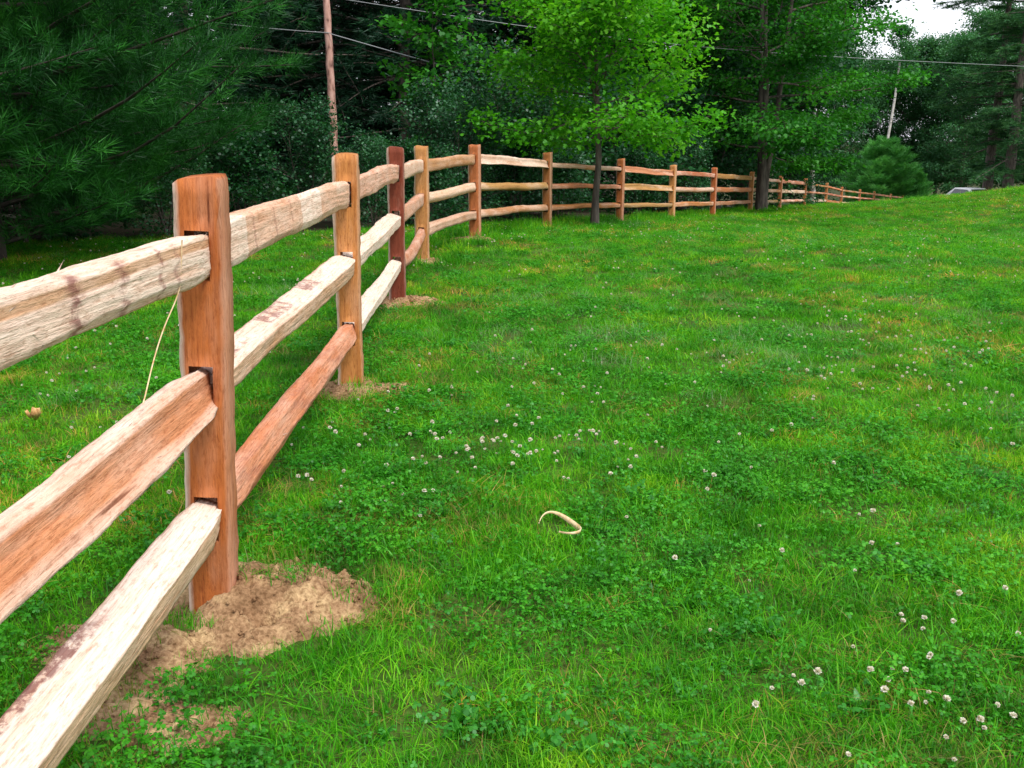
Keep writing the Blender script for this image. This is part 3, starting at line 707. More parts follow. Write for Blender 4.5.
place('lawn_weeds', [merge([rosette(rr_(50 + i), 10, .036, 'oval' if i % 2 else 'long', .8), rosette(rr_(55 + i), 8, .034, 'long', 1.0), trefoils(rr_(58 + i), 16, .08, .02, .05, .010)]) for i in range(4)], M_g4, 34, 34, w_weed,
      'low broad-leaved weeds in the lawn', 'weeds', 4, fall=1.35, grow=.05)
place('wispy_grass', [blades(rr_(70 + i), 110, .13, .04, .10, .0014, .8) for i in range(3)], M_g5, 60, 26, w_wisp,
      'pale misty patches of fine seeding grass in the lawn', 'grass', 5, fall=1.0, grow=.06)
# taller grass at the fence feet and the far edge of the lawn
def w_edge(x, y):
    fx = fence_x(y); return np.where(y > 10, np.exp(-((x - fx + .1) / .35) ** 2), 0) * .9
place('tall_grass', [blades(rr_(80 + i), 60, .10, .07, .18, .005, .5) for i in range(3)], M_g1, 60, 60, w_edge,
      'longer unmown grass along the foot of the fence', 'grass', 6, fall=.9, grow=.02)

# ------------------------------------------------------------------ trees
class Tubes:
    def __init__(s): s.V, s.F, s.n = [], [], 0
    def add(s, P, rads, k=6):
        P = np.asarray(P, float); T = norm(np.gradient(P, axis=0)); up = np.array([0, 0, 1.]) if abs(T[0][2]) < .8 else np.array([1., 0, 0])
        A = norm(np.cross(T, up)); B = np.cross(T, A)
        th = np.arange(k) * 2 * math.pi / k
        ring = P[:, None] + np.asarray(rads)[:, None, None] * (A[:, None] * np.cos(th)[None, :, None] + B[:, None] * np.sin(th)[None, :, None])
        I = s.n + np.arange(len(P) * k).reshape(len(P), k); a, b_ = I[:-1], I[1:]
        s.F.append(np.stack([a, np.roll(a, -1, 1), np.roll(b_, -1, 1), b_], -1).reshape(-1, 4)); s.V.append(ring.reshape(-1, 3)); s.n += len(P) * k
    def mesh(s, name, mat): return mesh_np(name, np.concatenate(s.V), [np.concatenate(s.F)], mat, True)

def broadleaf(seed, H, Rr, base, tr, nlimb, nleaf, lsize, mat, bark, shape='oval', stems=1, flat=.35, prof=None, spread=.2, lean=(0, 0), el0=.1, el1=1.1):
    """returns trunk mesh and crown mesh"""
    r = np.random.RandomState(seed); tb = Tubes(); tips = []
    prof = prof or (lambda t: math.sin(min(1, .25 + t * .85) * math.pi) ** .6)
    stemsP = []
    for s in range(stems):
        k = 9; z = np.linspace(-.15, H * (.97 if s == 0 else r.uniform(.75, .9)), k)
        a = s * 2.4 + 1; sp_ = 0 if stems == 1 else Rr * .22
        t = np.clip((z - base * .45) / H, 0, 1)
        P = np.stack([math.cos(a) * sp_ * t ** .7 * 1.4 + lean[0] * z + .02 * H * np.sin(z * 1.3 / H * 5 + s) * t, math.sin(a) * sp_ * t ** .7 * 1.4 + lean[1] * z, z], -1)
        P[1:, :2] += r.randn(k - 1, 2) * tr * .25
        tb.add(P, tr * (1 if s == 0 else .75) * (1 - .9 * np.linspace(0, 1, k) ** .9) * np.r_[1.35, np.ones(k - 1)], 8); stemsP.append(P)
    for i in range(nlimb):
        P = stemsP[i % stems]; t = (i + r.rand()) / nlimb; z0 = base + t * (H * .95 - base); z0 = min(z0, P[-1, 2] - .05)
        p0 = np.array([np.interp(z0, P[:, 2], P[:, 0]), np.interp(z0, P[:, 2], P[:, 1]), z0])
        L = Rr * prof(t) * r.uniform(.75, 1.1); az = i * 2.399 + r.randn() * .3; el = el0 + (el1 - el0) * t + r.randn() * .12
        m_ = 7; q = [p0]; d = np.array([math.cos(az) * math.cos(el), math.sin(az) * math.cos(el), math.sin(el)])
        for j in range(m_): d = d + r.randn(3) * .10 + np.array([0, 0, .03]); d /= np.linalg.norm(d); q.append(q[-1] + d * L / m_)
        q = np.array(q); r0 = max(.008, tr * .30 * (L / Rr) * (1 - .5 * t)); tb.add(q, r0 * (1 - .85 * np.linspace(0, 1, m_ + 1)), 5)
        for j in range(2, m_ + 1):
            for sgn in ((-1, 1) if j < m_ else (0, -1, 1)):
                l2 = L * (.42 - .035 * j) * r.uniform(.6, 1.25) + .1
                dd = norm(q[j] - q[j - 1]); sidev = norm(np.cross(dd, [0, 0, 1.])); d2 = norm(dd * .75 + sidev * sgn * .9 + r.randn(3) * .2 + np.array([0, 0, .08]))
                q2 = np.stack([q[j], q[j] + d2 * l2 * .5, q[j] + d2 * l2 + np.array([0, 0, -.03 * l2])]); tb.add(q2, [r0 * .35, r0 * .22, .003], 4)
                for u in np.linspace(.2, 1.05, 5): tips.append((q[j] + d2 * l2 * u, d2, l2))
    tp = np.array([t_[0] for t_ in tips]); td = np.array([t_[1] for t_ in tips])
    pick = r.randint(0, len(tp), nleaf); jit = r.randn(nleaf, 3) * spread; jit[:, 2] *= flat
    clus = r.rand(len(tp)) < .78; ok = clus[pick]
    pos = (tp[pick] + jit)[ok]; dd = td[pick][ok] + r.randn(ok.sum(), 3) * .7; dd[:, 2] -= .25
    nr = np.array([0, 0, 1.]) + r.randn(len(pos), 3) * .45
    clump = np.repeat(r.rand(len(tp) // 10 + 1), 10)[:len(tp)][pick][ok]
    v, f = leaves_np(pos, dd, nr, lsize * r.uniform(.6, 1.25, len(pos)), shape)
    return tb.mesh('trunk', bark), mesh_np('crown', v, f, mat, False, dict(clump=np.repeat(clump, f.shape[1])))

def conifer(seed, H, Rr, base, tr, whorl, per, ntw, needles, nlen, nwid, mat, bark, droop=0.0, up=.25, prof=None, tuft_sp=.16, cone=.75, irregular=.15, flat=False, tuftvar=0.0):
    r = np.random.RandomState(seed); tb = Tubes()
    prof = prof or (lambda t: (1 - t) ** .8 * .95 + .05)
    k = 10; z = np.linspace(-.2, H, k); P = np.stack([r.randn(k) * tr * .2, r.randn(k) * tr * .2, z], -1); tb.add(P, tr * (1 - .93 * np.linspace(0, 1, k)), 8)
    tp, td, tc_ = [], [], []
    zc = base
    while zc < H - .1:
        t = (zc - base) / (H - base)
        for i in range(per):
            az = i * 2 * math.pi / per + r.rand() * 1.2; L = Rr * prof(t) * r.uniform(1 - irregular * 2, 1 + irregular) + .1
            el = -droop + (up + droop) * t + r.randn() * .1
            m_ = 7; q = [np.array([0, 0, zc + r.uniform(-.5, .5) * whorl])]; d = np.array([math.cos(az) * math.cos(el), math.sin(az) * math.cos(el), math.sin(el)])
            for j in range(m_):
                d = d + np.array([0, 0, (.05 if not flat else .0) - (.02 if droop and flat else 0)]) + r.randn(3) * .05; d /= np.linalg.norm(d); q.append(q[-1] + d * L / m_)
            q = np.array(q); r0 = .012 + tr * .16 * L / Rr; tb.add(q, r0 * (1 - .85 * np.linspace(0, 1, m_ + 1)), 4)
            ts = np.linspace(.22 if L > 1 else .05, 1, ntw)
            for t2 in ts:
                x_ = t2 * m_; j = min(int(x_), m_ - 1); c0 = q[j] + (q[j + 1] - q[j]) * (x_ - j); dd = norm(q[j + 1] - q[j]); sv = norm(np.cross(dd, [0, 0, 1.]))
                for sgn in (-1, 1):
                    l2 = (L * .36 * (1.15 - t2) + .12) * r.uniform(.6, 1.3); d2 = norm(dd * .8 + sv * sgn * (.9) + np.array([0, 0, r.uniform(-.1, .3) if not flat else r.uniform(-.2, .05)]) + r.randn(3) * .12)
                    cv = r.rand(); nt_ = max(2, int(l2 / tuft_sp)); 
                    for u in np.linspace(.25, 1, nt_):
                        tc_.append(cv * (1 - tuftvar) + tuftvar * r.rand()); tp.append(c0 + d2 * l2 * u + np.array([0, 0, (-.25 * (u * l2) ** 2) if flat else .12 * (u * l2) ** 2])); td.append(d2)
            tp.append(q[-1]); td.append(d); tc_.append(.6)
        zc += whorl * r.uniform(.8, 1.2)
    tp = np.array(tp) + r.randn(len(tp), 3) * .03; td = norm(np.array(td) + (np.array([0, 0, .35]) if not flat else 0))
    n_ = len(tp); bp_ = np.repeat(tp, needles, 0); bd = np.repeat(td, needles, 0)
    rv = r.randn(n_ * needles, 3); 
    if flat: rv[:, 2] *= .35
    nd = norm(bd * .9 + norm(rv) * cone * r.uniform(.5, 1.2, (len(rv), 1))); ln = nlen * r.uniform(.65, 1.15, (len(rv), 1))
    b0 = bp_ + rv * nlen * .12 - bd * nlen * r.uniform(0, .9, (len(rv), 1))
    sd = norm(np.cross(nd, r.randn(len(rv), 3))) * nwid / 2
    V = np.stack([b0 - sd, b0 + sd, b0 + nd * ln], 1).reshape(-1, 3); F3 = np.arange(len(V)).reshape(-1, 3)
    # one colour per tuft: share the island by joining the needles' bases is costly, so the colour varies by needle
    print('conifer', seed, n_, len(F3))
    return tb.mesh('trunk', bark), mesh_np('crown', V, F3, mat, False, dict(clump=np.repeat(np.array(tc_), needles * 3)))

def tree(name, meshes, x, y, label, cat='tree', group=None, rz=0, sc=1, z=None):
    e = empty(name, (x, y, gzf(x, y) if z is None else z), rz); e.scale = (sc, sc, sc) if not isinstance(sc, tuple) else sc
    obj('trunk', meshes[0], e); obj('crown', meshes[1], e); tag(e, label, cat, group); return e
def X(px, Y): return float(at(px, 150, Y)[0])

# the lawn trees
mp1 = broadleaf(5, 5.1, 1.78, 1.45, .07, 44, 34000, .084, M_maple, M_bark, 'maple', prof=lambda t: (1.0 if t < .45 else 1.0 - (t - .45) * 1.15), spread=.18, flat=.7, el0=-.06, el1=1.25)
tree('maple_tree', mp1, X(596, 17.7), 17.7, 'young bright green maple with a thin dark trunk in front of the fence')
mp2 = broadleaf(9, 12.5, 4.05, 1.7, .165, 64, 100000, .105, M_maple2, M_bark, 'maple', stems=3, prof=lambda t: .72 + .35 * math.sin(t * math.pi) - .45 * max(0, t - .6), spread=.28, flat=.4, el0=-.16, el1=1.0)
tree('maple_tree', mp2, X(765, 31.3), 31.3, 'large deep green multi-stemmed maple beside the fence', rz=.8)

# big soft pines beside the near fence
pn1 = conifer(31, 10.5, 3.5, .28, .13, .27, 6, 12, 34, .145, .0070, M_pine, M_barkd, droop=.03, up=.9, prof=lambda t: min(1, .9 + t) * (1 - t) ** .6, tuft_sp=.155, cone=.95, irregular=.2, tuftvar=.3)
tree('white_pine', pn1, -5.5, 10.6, 'dark soft-needled pine right behind the nearest fence bays', rz=.4)
tree('white_pine', pn1, -6.9, 7.4, 'dark soft-needled pine at the left edge of the picture', rz=2.1, sc=1.0)
tree('white_pine', pn1, -9.8, 12.0, 'dark soft-needled pine deep in the corner behind the two nearest pines', rz=5.2, sc=1.2)
tree('white_pine', pn1, -8.2, 15.5, 'dark soft-needled pine hidden behind the two nearest pines', rz=4.0, sc=1.3)
# spruces and hemlocks behind the pole
sp1 = conifer(41, 17, 4.0, .4, .22, .42, 6, 9, 9, .22, .030, M_spruce, M_bark, droop=.25, up=.3, flat=True, tuft_sp=.24, cone=.9, irregular=.2)
sp2 = conifer(42, 19, 4.6, .8, .24, .55, 5, 9, 9, .24, .034, M_spruce, M_bark, droop=.1, up=.25, flat=True, tuft_sp=.26, cone=.9, irregular=.25)
lab = 'tall dark spruce deep in the wood, mostly hidden by nearer trees'
SPL = {335: 'tall dark spruce with layered boughs directly behind the wooden pole', 405: 'tall dark spruce between the wooden pole and the leafy sapling',
       470: 'dark spruce just left of the young bright maple, behind the grey-green shrubs', 275: 'dark spruce in the gap between the near pine and the wooden pole',
       530: 'dark spruce whose top rises behind the left edge of the young bright maple'}
grp = 'dark spruces in the wood behind the pole'
for i, (px, Y, k, s, rz) in enumerate([(335, 32, 0, 1, 0), (405, 31, 1, .95, 1.0), (470, 33, 0, 1.05, 2.2), (275, 33, 0, .95, 3.1), (530, 39, 1, 1.1, 4.0), (600, 46, 0, 1.15, 5.0), (190, 29, 1, 1.1, 1.7), (60, 24, 0, 1.1, .4), (430, 42, 1, 1.25, 2.9), (350, 44, 0, 1.3, 5.6), (240, 42, 1, 1.3, .9), (120, 38, 0, 1.3, 3.9), (10, 34, 1, 1.3, 2.4), (300, 54, 1, 1.5, .3), (375, 52, 0, 1.6, 1.3), (210, 36, 1, 1.2, 2.7)]):
    tree('spruce', (sp1, sp2)[k], X(px, Y), Y, SPL.get(px, lab), 'tree', grp, rz, s)
# broadleaved wood behind the maples
dc1 = broadleaf(51, 15, 4.4, 1.2, .24, 60, 60000, .15, M_decid, M_bark, 'oval', prof=lambda t: .8 + .3 * math.sin(t * 3) - .4 * max(0, t - .6), spread=.4, flat=.45)
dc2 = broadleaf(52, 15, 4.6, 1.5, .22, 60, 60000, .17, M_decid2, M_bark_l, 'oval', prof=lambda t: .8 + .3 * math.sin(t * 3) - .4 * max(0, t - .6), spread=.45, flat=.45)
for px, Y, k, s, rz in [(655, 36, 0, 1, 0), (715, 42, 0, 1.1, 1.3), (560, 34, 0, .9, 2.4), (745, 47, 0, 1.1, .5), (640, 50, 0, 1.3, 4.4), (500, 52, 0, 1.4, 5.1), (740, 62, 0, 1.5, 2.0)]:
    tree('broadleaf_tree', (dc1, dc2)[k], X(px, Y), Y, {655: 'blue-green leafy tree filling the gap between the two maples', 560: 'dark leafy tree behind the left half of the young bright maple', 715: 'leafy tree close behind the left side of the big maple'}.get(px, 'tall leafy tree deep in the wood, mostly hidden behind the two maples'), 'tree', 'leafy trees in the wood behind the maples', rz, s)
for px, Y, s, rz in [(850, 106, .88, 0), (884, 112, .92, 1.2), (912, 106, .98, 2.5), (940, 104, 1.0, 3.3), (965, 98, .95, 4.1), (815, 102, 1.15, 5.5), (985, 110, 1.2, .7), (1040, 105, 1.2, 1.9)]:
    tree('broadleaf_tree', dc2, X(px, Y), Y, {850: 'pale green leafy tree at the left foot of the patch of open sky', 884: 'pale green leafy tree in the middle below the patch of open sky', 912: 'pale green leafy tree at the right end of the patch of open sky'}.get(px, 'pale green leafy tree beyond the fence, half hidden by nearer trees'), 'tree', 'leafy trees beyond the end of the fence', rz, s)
# tall layered pines on the right
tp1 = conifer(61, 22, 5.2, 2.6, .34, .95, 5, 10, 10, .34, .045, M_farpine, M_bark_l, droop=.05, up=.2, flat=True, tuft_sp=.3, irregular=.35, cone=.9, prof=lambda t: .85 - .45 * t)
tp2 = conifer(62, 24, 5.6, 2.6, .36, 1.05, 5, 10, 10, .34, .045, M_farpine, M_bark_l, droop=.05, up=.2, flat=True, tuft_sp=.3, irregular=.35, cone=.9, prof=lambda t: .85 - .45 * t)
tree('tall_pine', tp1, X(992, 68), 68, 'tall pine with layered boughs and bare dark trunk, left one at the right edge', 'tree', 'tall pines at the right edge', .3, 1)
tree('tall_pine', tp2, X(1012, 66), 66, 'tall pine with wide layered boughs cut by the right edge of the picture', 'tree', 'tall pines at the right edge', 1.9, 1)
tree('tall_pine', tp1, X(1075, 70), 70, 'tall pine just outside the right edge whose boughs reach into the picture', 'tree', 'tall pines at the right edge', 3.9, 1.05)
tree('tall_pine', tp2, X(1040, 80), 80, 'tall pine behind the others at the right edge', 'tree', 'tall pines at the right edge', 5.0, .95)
# young bushy pine at the end of the fence
yp = conifer(71, 5.6, 3.1, .1, .12, .32, 7, 8, 16, .34, .03, M_youngpine, M_bark, up=1.0, prof=lambda t: min(1, .75 + t) * (1 - t) ** .45, tuft_sp=.24, cone=.5)
e = tree('young_pine', yp, X(886, 90), 90, 'bushy bluish young pine behind the far end of the fence', 'tree', None, .6, (1.3, 1.3, .98))
e = tree('young_pine', yp, X(921, 90), 90, 'small low young pine where the fence disappears behind the rise', 'tree', None, 2.6, .52)
# birches
def stem(name, pts, r0, r1, mat, label, crown=None):
    P = np.array(pts); e = empty(name, tuple(P[0])); tb = Tubes(); tb.add(P - P[0], np.linspace(r0, r1, len(P)), 8); obj('trunk', tb.mesh('trunk', mat), e)
    if crown: c = obj('crown', crown, e, tuple(P[-1] - P[0] + np.array([0, 0, -1.0])))
    tag(e, label, 'tree'); return e
bc = broadleaf(77, 4.5, 1.6, .2, .03, 16, 3500, .2, M_decid2, M_birch, 'oval', spread=.3)[1]
def birch(px0, row0, px1, row1, Y, r0, r1, label):
    a = at(px0, row0, Y); b_ = at(px1, row1, Y + .4); g0 = gzf(a[0], Y); t0 = (g0 - .2 - a[2]) / (b_[2] - a[2]); a2 = a + (b_ - a) * t0
    stem('birch_tree', [a2 + (b_ - a2) * t + np.array([.04 * math.sin(t * 9), 0, 0]) for t in np.linspace(0, 1.15, 9)], r0, r1, M_birch, label, bc)
birch(888, 140, 897, 82, 97, .17, .10, 'slender white birch trunk leaning right above the young pine')
birch(812, 205, 814, 118, 47, .13, .08, 'slender pale birch trunk behind the fence right of the big maple')
# shrubs behind the fence
sh1 = broadleaf(81, 2.9, 1.5, .1, .05, 34, 9000, .075, M_shrub, M_bark, 'oval', stems=3, prof=lambda t: 1.0 - .45 * t, spread=.14, flat=.7, el0=.2, el1=1.2)
sh2 = broadleaf(82, 2.4, 1.4, .1, .05, 30, 7000, .10, M_decid, M_bark, 'oval', stems=3, prof=lambda t: 1.0 - .45 * t, spread=.16, flat=.7, el0=.2, el1=1.2)
SHL = {305: 'grey-green shrub left of the wooden pole, beside the near pine', 345: 'low dark shrub just right of the foot of the wooden pole', 392: 'dark low shrub seen behind the dark reddish post',
       440: 'grey-green shrub behind the bay between the fourth and fifth posts', 492: 'large grey-green shrub right of the fifth post where the fence bends', 535: 'tall grey-green shrub behind the sixth post under the bright maple branch',
       470: 'small grey-green shrub right behind the fifth post', 515: 'small dark shrub seen through the rails left of the sixth post', 580: 'dark shrub behind the young bright maple trunk', 560: 'very low dark shrub at the rails just right of the sixth post',
       625: 'dark shrub behind the seventh post', 672: 'dark shrub behind the eighth post', 425: 'very low dark shrub at the foot of the fourth post', 372: 'very low grey-green shrub seen left of the dark reddish post', 235: 'low dark shrub under the right side of the near pine', 160: 'low grey-green shrub in the shade under the near pine', 80: 'low dark shrub under the near pine left of the first post', 15: 'low grey-green shrub under the pines at the left edge'}
for px, Y, s, k, rz in [(305, 15.5, .55, 0, 0), (345, 17, .42, 1, 1), (392, 17.5, .5, 1, 2), (440, 20, .72, 0, 3), (492, 21, .95, 0, 4), (535, 22.5, .9, 0, 5), (470, 17.5, .62, 0, .5), (515, 19.5, .6, 1, 5.2), (580, 25.5, 1.1, 1, 1.5), (625, 28, 1.3, 1, 2.5), (672, 30.5, 1.3, 1, 3.5),
                        (715, 33, 1.2, 0, 4.5), (745, 37, 1.2, 1, 5.5), (795, 43, .9, 1, .7), (815, 62, 1.2, 1, 1.7), (560, 21.2, .5, 1, 2.2), (640, 24.5, .55, 1, 3.2), (690, 27.8, .6, 0, 4.2), (425, 15.6, .45, 1, 2.7), (372, 15, .4, 0, 1.9), (235, 14.6, .5, 1, .9), (160, 13.6, .5, 0, 2.9), (80, 13.4, .55, 1, 4.9), (15, 12.6, .5, 0, 5.9)]:
    if k == 0: lb, gp = SHL.get(px, 'greyish green small-leaved shrub behind the far half of the fence'), 'grey-green shrubs behind the fence'
    elif 0: lb, gp = 'greyish green small-leaved shrub just behind the fence', 'grey-green shrubs behind the fence'
    else: lb, gp = SHL.get(px, 'dark green broad-leaved shrub in shade behind the far half of the fence'), 'dark green shrubs behind the fence'
    tree('shrub', (sh1, sh2)[k], X(px, Y), Y, lb, 'shrub', gp, rz, s)
# saplings catching light in front of the spruces
sap = broadleaf(83, 4.6, 1.1, 1.8, .03, 16, 2600, .12, M_maple2, M_bark, 'maple', prof=lambda t: 1 - .4 * t, spread=.16)
tree('sapling', sap, X(437, 24), 24, 'thin leafy sapling catching light in front of the dark spruces', 'tree', sc=1.15)

# ------------------------------------------------------------------ utility pole and wires
pe = at(335, 160, 26); pt_ = at(326.5, 0, 26); g0 = gzf(pe[0], 26)
dirp = (pt_ - pe) / (pt_[2] - pe[2]); base = pe + dirp * (g0 - .3 - pe[2]); topz = 9.2
e = empty('utility_pole', tuple(base)); tb = Tubes(); k = 26
P = np.array([dirp * (topz + .3) * t for t in np.linspace(0, 1, k)]); P[:, :2] += np.random.RandomState(3).randn(k, 2) * .008
tb.add(P, .112 - .045 * np.linspace(0, 1, k) + np.random.RandomState(4).randn(k) * .004, 10)
obj('pole', tb.mesh('pole', M_pole), e)
cb = Tubes(); cb.add([P[-3] + np.array([-.9, .12, 0]), P[-3] + np.array([.9, .12, 0])], [.06, .06], 4); obj('crossarm', cb.mesh('crossarm', M_pole), e)
tag(e, 'slim pinkish wooden utility pole rising behind the second fence post', 'pole')
def wire(pts, label, rr=.011):
    tb = Tubes(); tb.add(pts, [rr] * len(pts), 5); o = obj('wire', tb.mesh('wire', M_wire)); tag(o, label, 'cable', 'overhead wires')
def curve(pxs, rows, Ys, k=40):
    t = np.linspace(0, 1, k); tk = np.linspace(0, 1, len(pxs))
    c = [np.polyfit(tk, v, min(3, len(pxs) - 1)) for v in (pxs, rows, Ys)]
    return np.array([at(np.polyval(c[0], u), np.polyval(c[1], u), np.polyval(c[2], u)) for u in t])
wire(curve([329, 540, 700, 860, 1060], [-3, 28, 47, 58, 68], [26, 27.5, 28.5, 36, 46]), 'upper overhead wire sagging from the pole across to the tall pines', .0085)
wire(curve([331, 415, 500, 585], [34, 58, 80, 97], [25.87, 25, 24, 23]), 'lower overhead wire slanting down from the pole behind the young maple', .013)
wire(curve([180, 255, 331], [18, 27, 33], [27, 26.5, 25.87]), 'overhead wire running left from the pole into the dark pines', .011)

# ------------------------------------------------------------------ car beyond the rise
M_white = principled('white_car_paint', (.8, .8, .82), .25, spec=.5); M_glass = principled('car_glass', (.03, .035, .045), .05, spec=.8)
M_tyre = principled('tyre_rubber', (.02, .02, .02), .9); M_rim = principled('rim_metal', (.4, .4, .42), .4); M_lamp = principled('headlight_glass', (.7, .7, .72), .1)
def loft(sections, mat, name):
    S = [np.array(s) for s in sections]; k = len(S[0]); V = np.concatenate(S)
    I = np.arange(len(V)).reshape(len(S), k); a, b_ = I[:-1], I[1:]
    Fq = np.stack([a, np.roll(a, -1, 1), np.roll(b_, -1, 1), b_], -1).reshape(-1, 4)
    return mesh_np(name, V, [Fq, I[:1], I[-1:][:, ::-1]], mat, False)
cx = X(978, 66); cy = 66.0; ctop = at(978, 187.9, 66)[2]; cz = ctop - 1.42
car = empty('parked_car', (cx, cy, cz), rad(12)); tag(car, 'white car whose roof just shows over the rise below the tall pines', 'car')
def sec(y, hw, z0, z1, c=.12): return [(-hw, y, z0), (-hw, y, z1 - c), (-hw + c, y, z1), (hw - c, y, z1), (hw, y, z1 - c), (hw, y, z0)]
obj('body', loft([sec(-2.1, .75, .35, .62), sec(-1.95, .84, .25, .78), sec(-1.0, .87, .22, .90), sec(0, .88, .22, .93), sec(1.4, .87, .22, .95), sec(2.0, .82, .25, .90), sec(2.1, .76, .35, .7)], M_white, 'body'), car)
obj('cabin', loft([sec(-1.0, .76, .89, .93, .02), sec(-.35, .66, .9, 1.40, .08), sec(.2, .66, .9, 1.42, .08), sec(1.1, .66, .9, 1.40, .08), sec(1.75, .72, .9, .97, .02)], M_white, 'roof'), car)
obj('windscreen', mesh_np('windscreen', np.array([(-.64, -.97, .97), (.64, -.97, .97), (.54, -.46, 1.33), (-.54, -.46, 1.33)]) + np.array([0, -.02, 0.02]), np.array([[0, 1, 2, 3]]), M_glass), car)
for s in (-1, 1):
    obj('side_window', mesh_np('side_window', np.array([(s * .755, -.72, .98), (s * .755, 1.3, .98), (s * .675, 1.0, 1.32), (s * .675, -.3, 1.32)]), np.array([[0, 1, 2, 3]]), M_glass), car)
    obj('headlight', loft([sec(-2.09, .11, .58, .70, .03), sec(-2.14, .09, .59, .69, .03)], M_lamp, 'headlight'), car, (s * .58, 0, 0))
    tbm = Tubes(); tbm.add([(s * .86, -.80, .98), (s * 1.0, -.82, 1.02)], [.04, .07], 6); obj('mirror', tbm.mesh('mirror', M_white), car)
    for yy in (-1.3, 1.35):
        tw_ = Tubes(); tw_.add([(s * .70, yy, .31), (s * .71, yy, .31), (s * .88, yy, .31), (s * .89, yy, .31)], [.02, .31, .31, .02], 18); w_ = obj('wheel', tw_.mesh('wheel', M_tyre), car)
        tr_ = Tubes(); tr_.add([(s * .885, yy, .31), (s * .90, yy, .31), (s * .901, yy, .31)], [.2, .19, .01], 14); obj('rim', tr_.mesh('rim', M_rim), w_)

# ------------------------------------------------------------------ small things
M_curl = principled('fresh_wood_shaving', (.72, .50, .26), .6, dict(scale=(60, 60, 60), stops=[(.3, (.55, .33, .14)), (.6, (.80, .62, .38))]), .2)
def ribbon(name, P, Wv, th, mat, label, cat):
    P = np.array(P); Wv = np.array(Wv); T = norm(np.gradient(P, axis=0)); Nn = norm(np.cross(T, Wv)); c0 = P[0].copy(); P = P - c0
    ring = np.stack([P - Wv - Nn * th, P + Wv - Nn * th, P + Wv + Nn * th, P - Wv + Nn * th], 1); k = 4
    I = np.arange(len(P) * k).reshape(len(P), k); a, b_ = I[:-1], I[1:]
    Fq = np.concatenate([np.stack([a, np.roll(a, -1, 1), np.roll(b_, -1, 1), b_], -1).reshape(-1, 4), I[:1], I[-1:][:, ::-1]])
    o = obj(name, mesh_np(name, ring.reshape(-1, 3), Fq, mat, True), None, tuple(c0)); tag(o, label, cat); return o
pts = [(539, 531), (541, 526), (547, 522), (556, 521), (565, 524), (573, 529), (580, 535), (582, 540), (579, 544), (572, 546), (565, 544), (559, 539)]
PP = []
for i, (a_, b_) in enumerate(pts):
    q = ground_at(a_, b_ + 9); q = q + np.array([0, 0, .062 + .012 * math.sin(i * .9)]); 
    PP.append(q)
PP = np.array(PP)
tt = np.linspace(0, 1, 40); PI_ = np.stack([np.interp(tt, np.linspace(0, 1, len(PP)), PP[:, k]) for k in range(3)], -1)
for _ in range(14): PI_[1:-1] = (PI_[:-2] + PI_[1:-1] * 2 + PI_[2:]) / 4
wd = .0028 + .0062 * np.exp(-((tt - .5) / .22) ** 2); Wv = np.stack([.3 * wd, .35 * wd, wd], -1)
ribbon('wood_shaving', PI_, Wv, .0012, M_curl, 'curled pale wood shaving lying on the lawn', 'wood shaving')
q = ground_at(37, 427)
bmV = []; 
chip = empty('wood_chip', tuple(q + np.array([0, 0, .03])), .4)
def shard(w, h, t, off, tilt):
    V = np.array([(-w, 0, 0), (-w * .2, 0, -h * .9), (w * .5, 0, -h * .7), (w, 0, h * .2), (w * .7, 0, h), (-w * .1, 0, h * .85), (-w * .8, 0, h)])
    V2 = np.concatenate([V + np.array([0, -t, 0]), V + np.array([0, t, 0])]); k = 7
    Fn_ = np.array([list(range(k))[::-1], list(range(k, 2 * k))]); Fq = np.array([(i, (i + 1) % k, (i + 1) % k + k, i + k) for i in range(k)])
    Rm = np.array(Euler(tilt).to_matrix()); return mesh_np('shard', V2 @ Rm.T + np.array(off), [Fn_, Fq], M_chip)
M_chip = principled('orange_wood_chip', (.65, .33, .12), .7, dict(scale=(90, 90, 30), stops=[(.3, (.42, .17, .06)), (.6, (.75, .45, .2))]), .2)
chip_o = obj('chip', shard(.022, .042, .003, (0, 0, .03), (.5, .2, 0)), chip); obj('splinter', shard(.008, .03, .002, (-.028, -.01, .035), (.4, -.4, .3)), chip)
tag(chip, 'broken pale wood chip standing in the grass left of the fence', 'wood chip')
# bark strand hanging from the top rail
st = [(182, 240, 2.25), (181, 262, 2.25), (181, 285, 2.24), (175, 303, 2.22), (166, 322, 2.18), (158, 345, 2.15), (151, 370, 2.11), (146, 393, 2.06), (143, 404, 2.03)]
PS = np.array([at(*s)  for i, s in enumerate(st)])
tt = np.linspace(0, 1, 30); PS = np.stack([np.interp(tt, np.linspace(0, 1, len(st)), PS[:, k]) for k in range(3)], -1)
for _ in range(3): PS[1:-1] = (PS[:-2] + PS[1:-1] * 2 + PS[2:]) / 4
ribbon('bark_strand', PS, np.tile([[.0014, .0, 0.0]], (30, 1)), .0007, M_curl, 'thin tan bark strand hanging between the top and middle rails', 'bark strand')

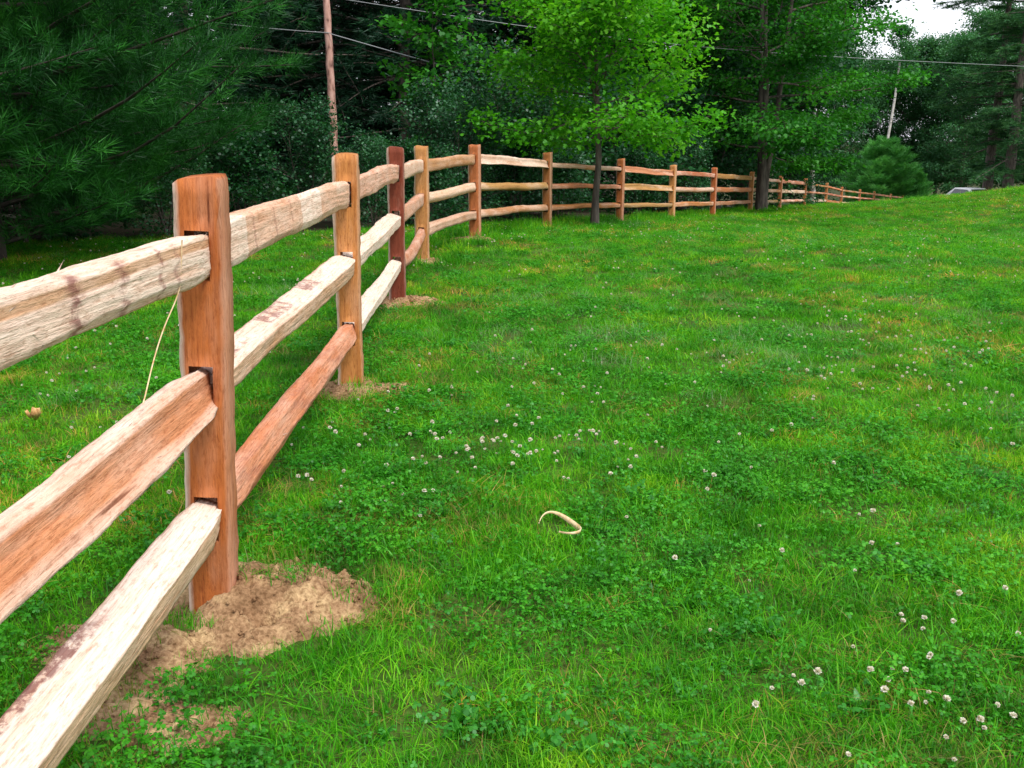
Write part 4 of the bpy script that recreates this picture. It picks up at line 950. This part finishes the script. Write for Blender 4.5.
# white clover flowers
M_flower = leaf_mat('clover_flower_white', [G(.50, .38, .28), G(.76, .68, .62), G(.82, .80, .74), G(.86, .85, .80)], .2, 0); M_stem = principled('clover_stem_green', (.06, .22, .03), .7)
def flower_mesh(seed):
    r = np.random.RandomState(seed); nf = 46
    i = np.arange(nf) + .5; ph = np.arccos(1 - 1.75 * i / nf); th = i * 2.399
    d = np.stack([np.cos(th) * np.sin(ph), np.sin(th) * np.sin(ph), np.cos(ph)], -1)
    v, f = leaves_np(d * .0028, norm(d + np.array([0, 0, .35])), norm(np.cross(d, r.randn(nf, 3)) + .01), .0088 * r.uniform(.8, 1.15, nf), 'oval')
    v[:, 2] *= .9; return v, f
fm = []
for s in range(3):
    v, f = flower_mesh(s); fm.append(mesh_np('flower_head', v, f, M_flower))
tbs = Tubes(); tbs.add([(0, 0, 0), (.003, 0, .04), (0, 0, .088)], [.0011, .001, .0009], 5); stem_me = tbs.mesh('stem', M_stem)
rf = np.random.RandomState(99)
fpos = []
def addf(px, row, sx, sy, k):
    for _ in range(k):
        a_, b_ = px + rf.randn() * sx, row + rf.randn() * sy
        if not (0 < a_ < 1024 and b_ < 775): continue
        q = ground_at(a_, b_)
        if q[1] < 30 and lawn_mask(np.array([q[0]]), np.array([q[1]]))[0] > .9 and soil_cover(np.array([q[0]]), np.array([q[1]]))[0] < -.01: fpos.append(q)
for p_ in [(921, 628), (903, 624), (904, 632), (925, 637), (958, 636), (852, 650), (929, 663), (927, 665), (890, 675), (870, 683), (793, 681), (770, 694), (800, 697), (818, 694), (763, 716), (920, 707), (928, 700), (884, 707), (905, 716), (943, 716), (991, 712), (959, 730), (968, 738), (942, 750), (980, 734), (1008, 728), (960, 607), (1002, 600), (748, 583), (1015, 640), (956, 768), (846, 765), (712, 632), (905, 680), (882, 690)]:
    fpos.append(ground_at(p_[0], p_[1] + 10))
addf(520, 455, 45, 12, 34); addf(600, 455, 40, 22, 18); addf(350, 480, 50, 30, 26); addf(440, 460, 50, 22, 20); addf(860, 370, 70, 22, 34); addf(960, 380, 40, 25, 20); addf(760, 300, 120, 35, 22)
addf(60, 370, 50, 20, 14); addf(330, 265, 50, 20, 10); addf(640, 380, 150, 60, 40); addf(150, 460, 60, 40, 12); addf(800, 480, 150, 60, 22); addf(700, 260, 200, 20, 24)
fpos = sorted(fpos, key=lambda q: math.hypot(q[0], q[1]))[:300]
FL = 'small round white clover flower head standing up out of the lawn'; FG = 'white clover flowers dotted over the lawn'
for i, q in enumerate(fpos):
    d_ = math.hypot(q[0], q[1]); e = empty('clover_flower', (q[0], q[1], gzf(q[0], q[1])), rf.rand() * 6)
    s = rf.uniform(.45, .88) * (1 + .02 * max(0, d_ - 6)); e.scale = (s, s, s * rf.uniform(.8, 1.05)); e.rotation_euler = (rf.randn() * .12, rf.randn() * .12, rf.rand() * 6)
    tag(e, FL, 'flower', FG)
    obj('stem', stem_me, e); obj('flower_head', fm[i % 3], e, (0, 0, .088))
# the far ones, too small to count
def w_far(x, y): return np.where(np.hypot(x, y) > 4.5, np.clip((field_noise(x, y, .9, 90) - .46) * 6, .05, 1), 0)
tbq = Tubes(); tbq.add([(0, 0, .0), (0, 0, .085)], [.001, .001], 3)
place('distant_clover_flowers', [(np.array(flower_mesh(i)[0]) * 1.0 + np.array([0, 0, .08]), [flower_mesh(i)[1]]) for i in range(2)], M_flower, 26, 45, w_far,
      'distant white clover flower heads speckling the upper lawn', 'flowers', 8, fall=.9, base=.62, grow=.025)
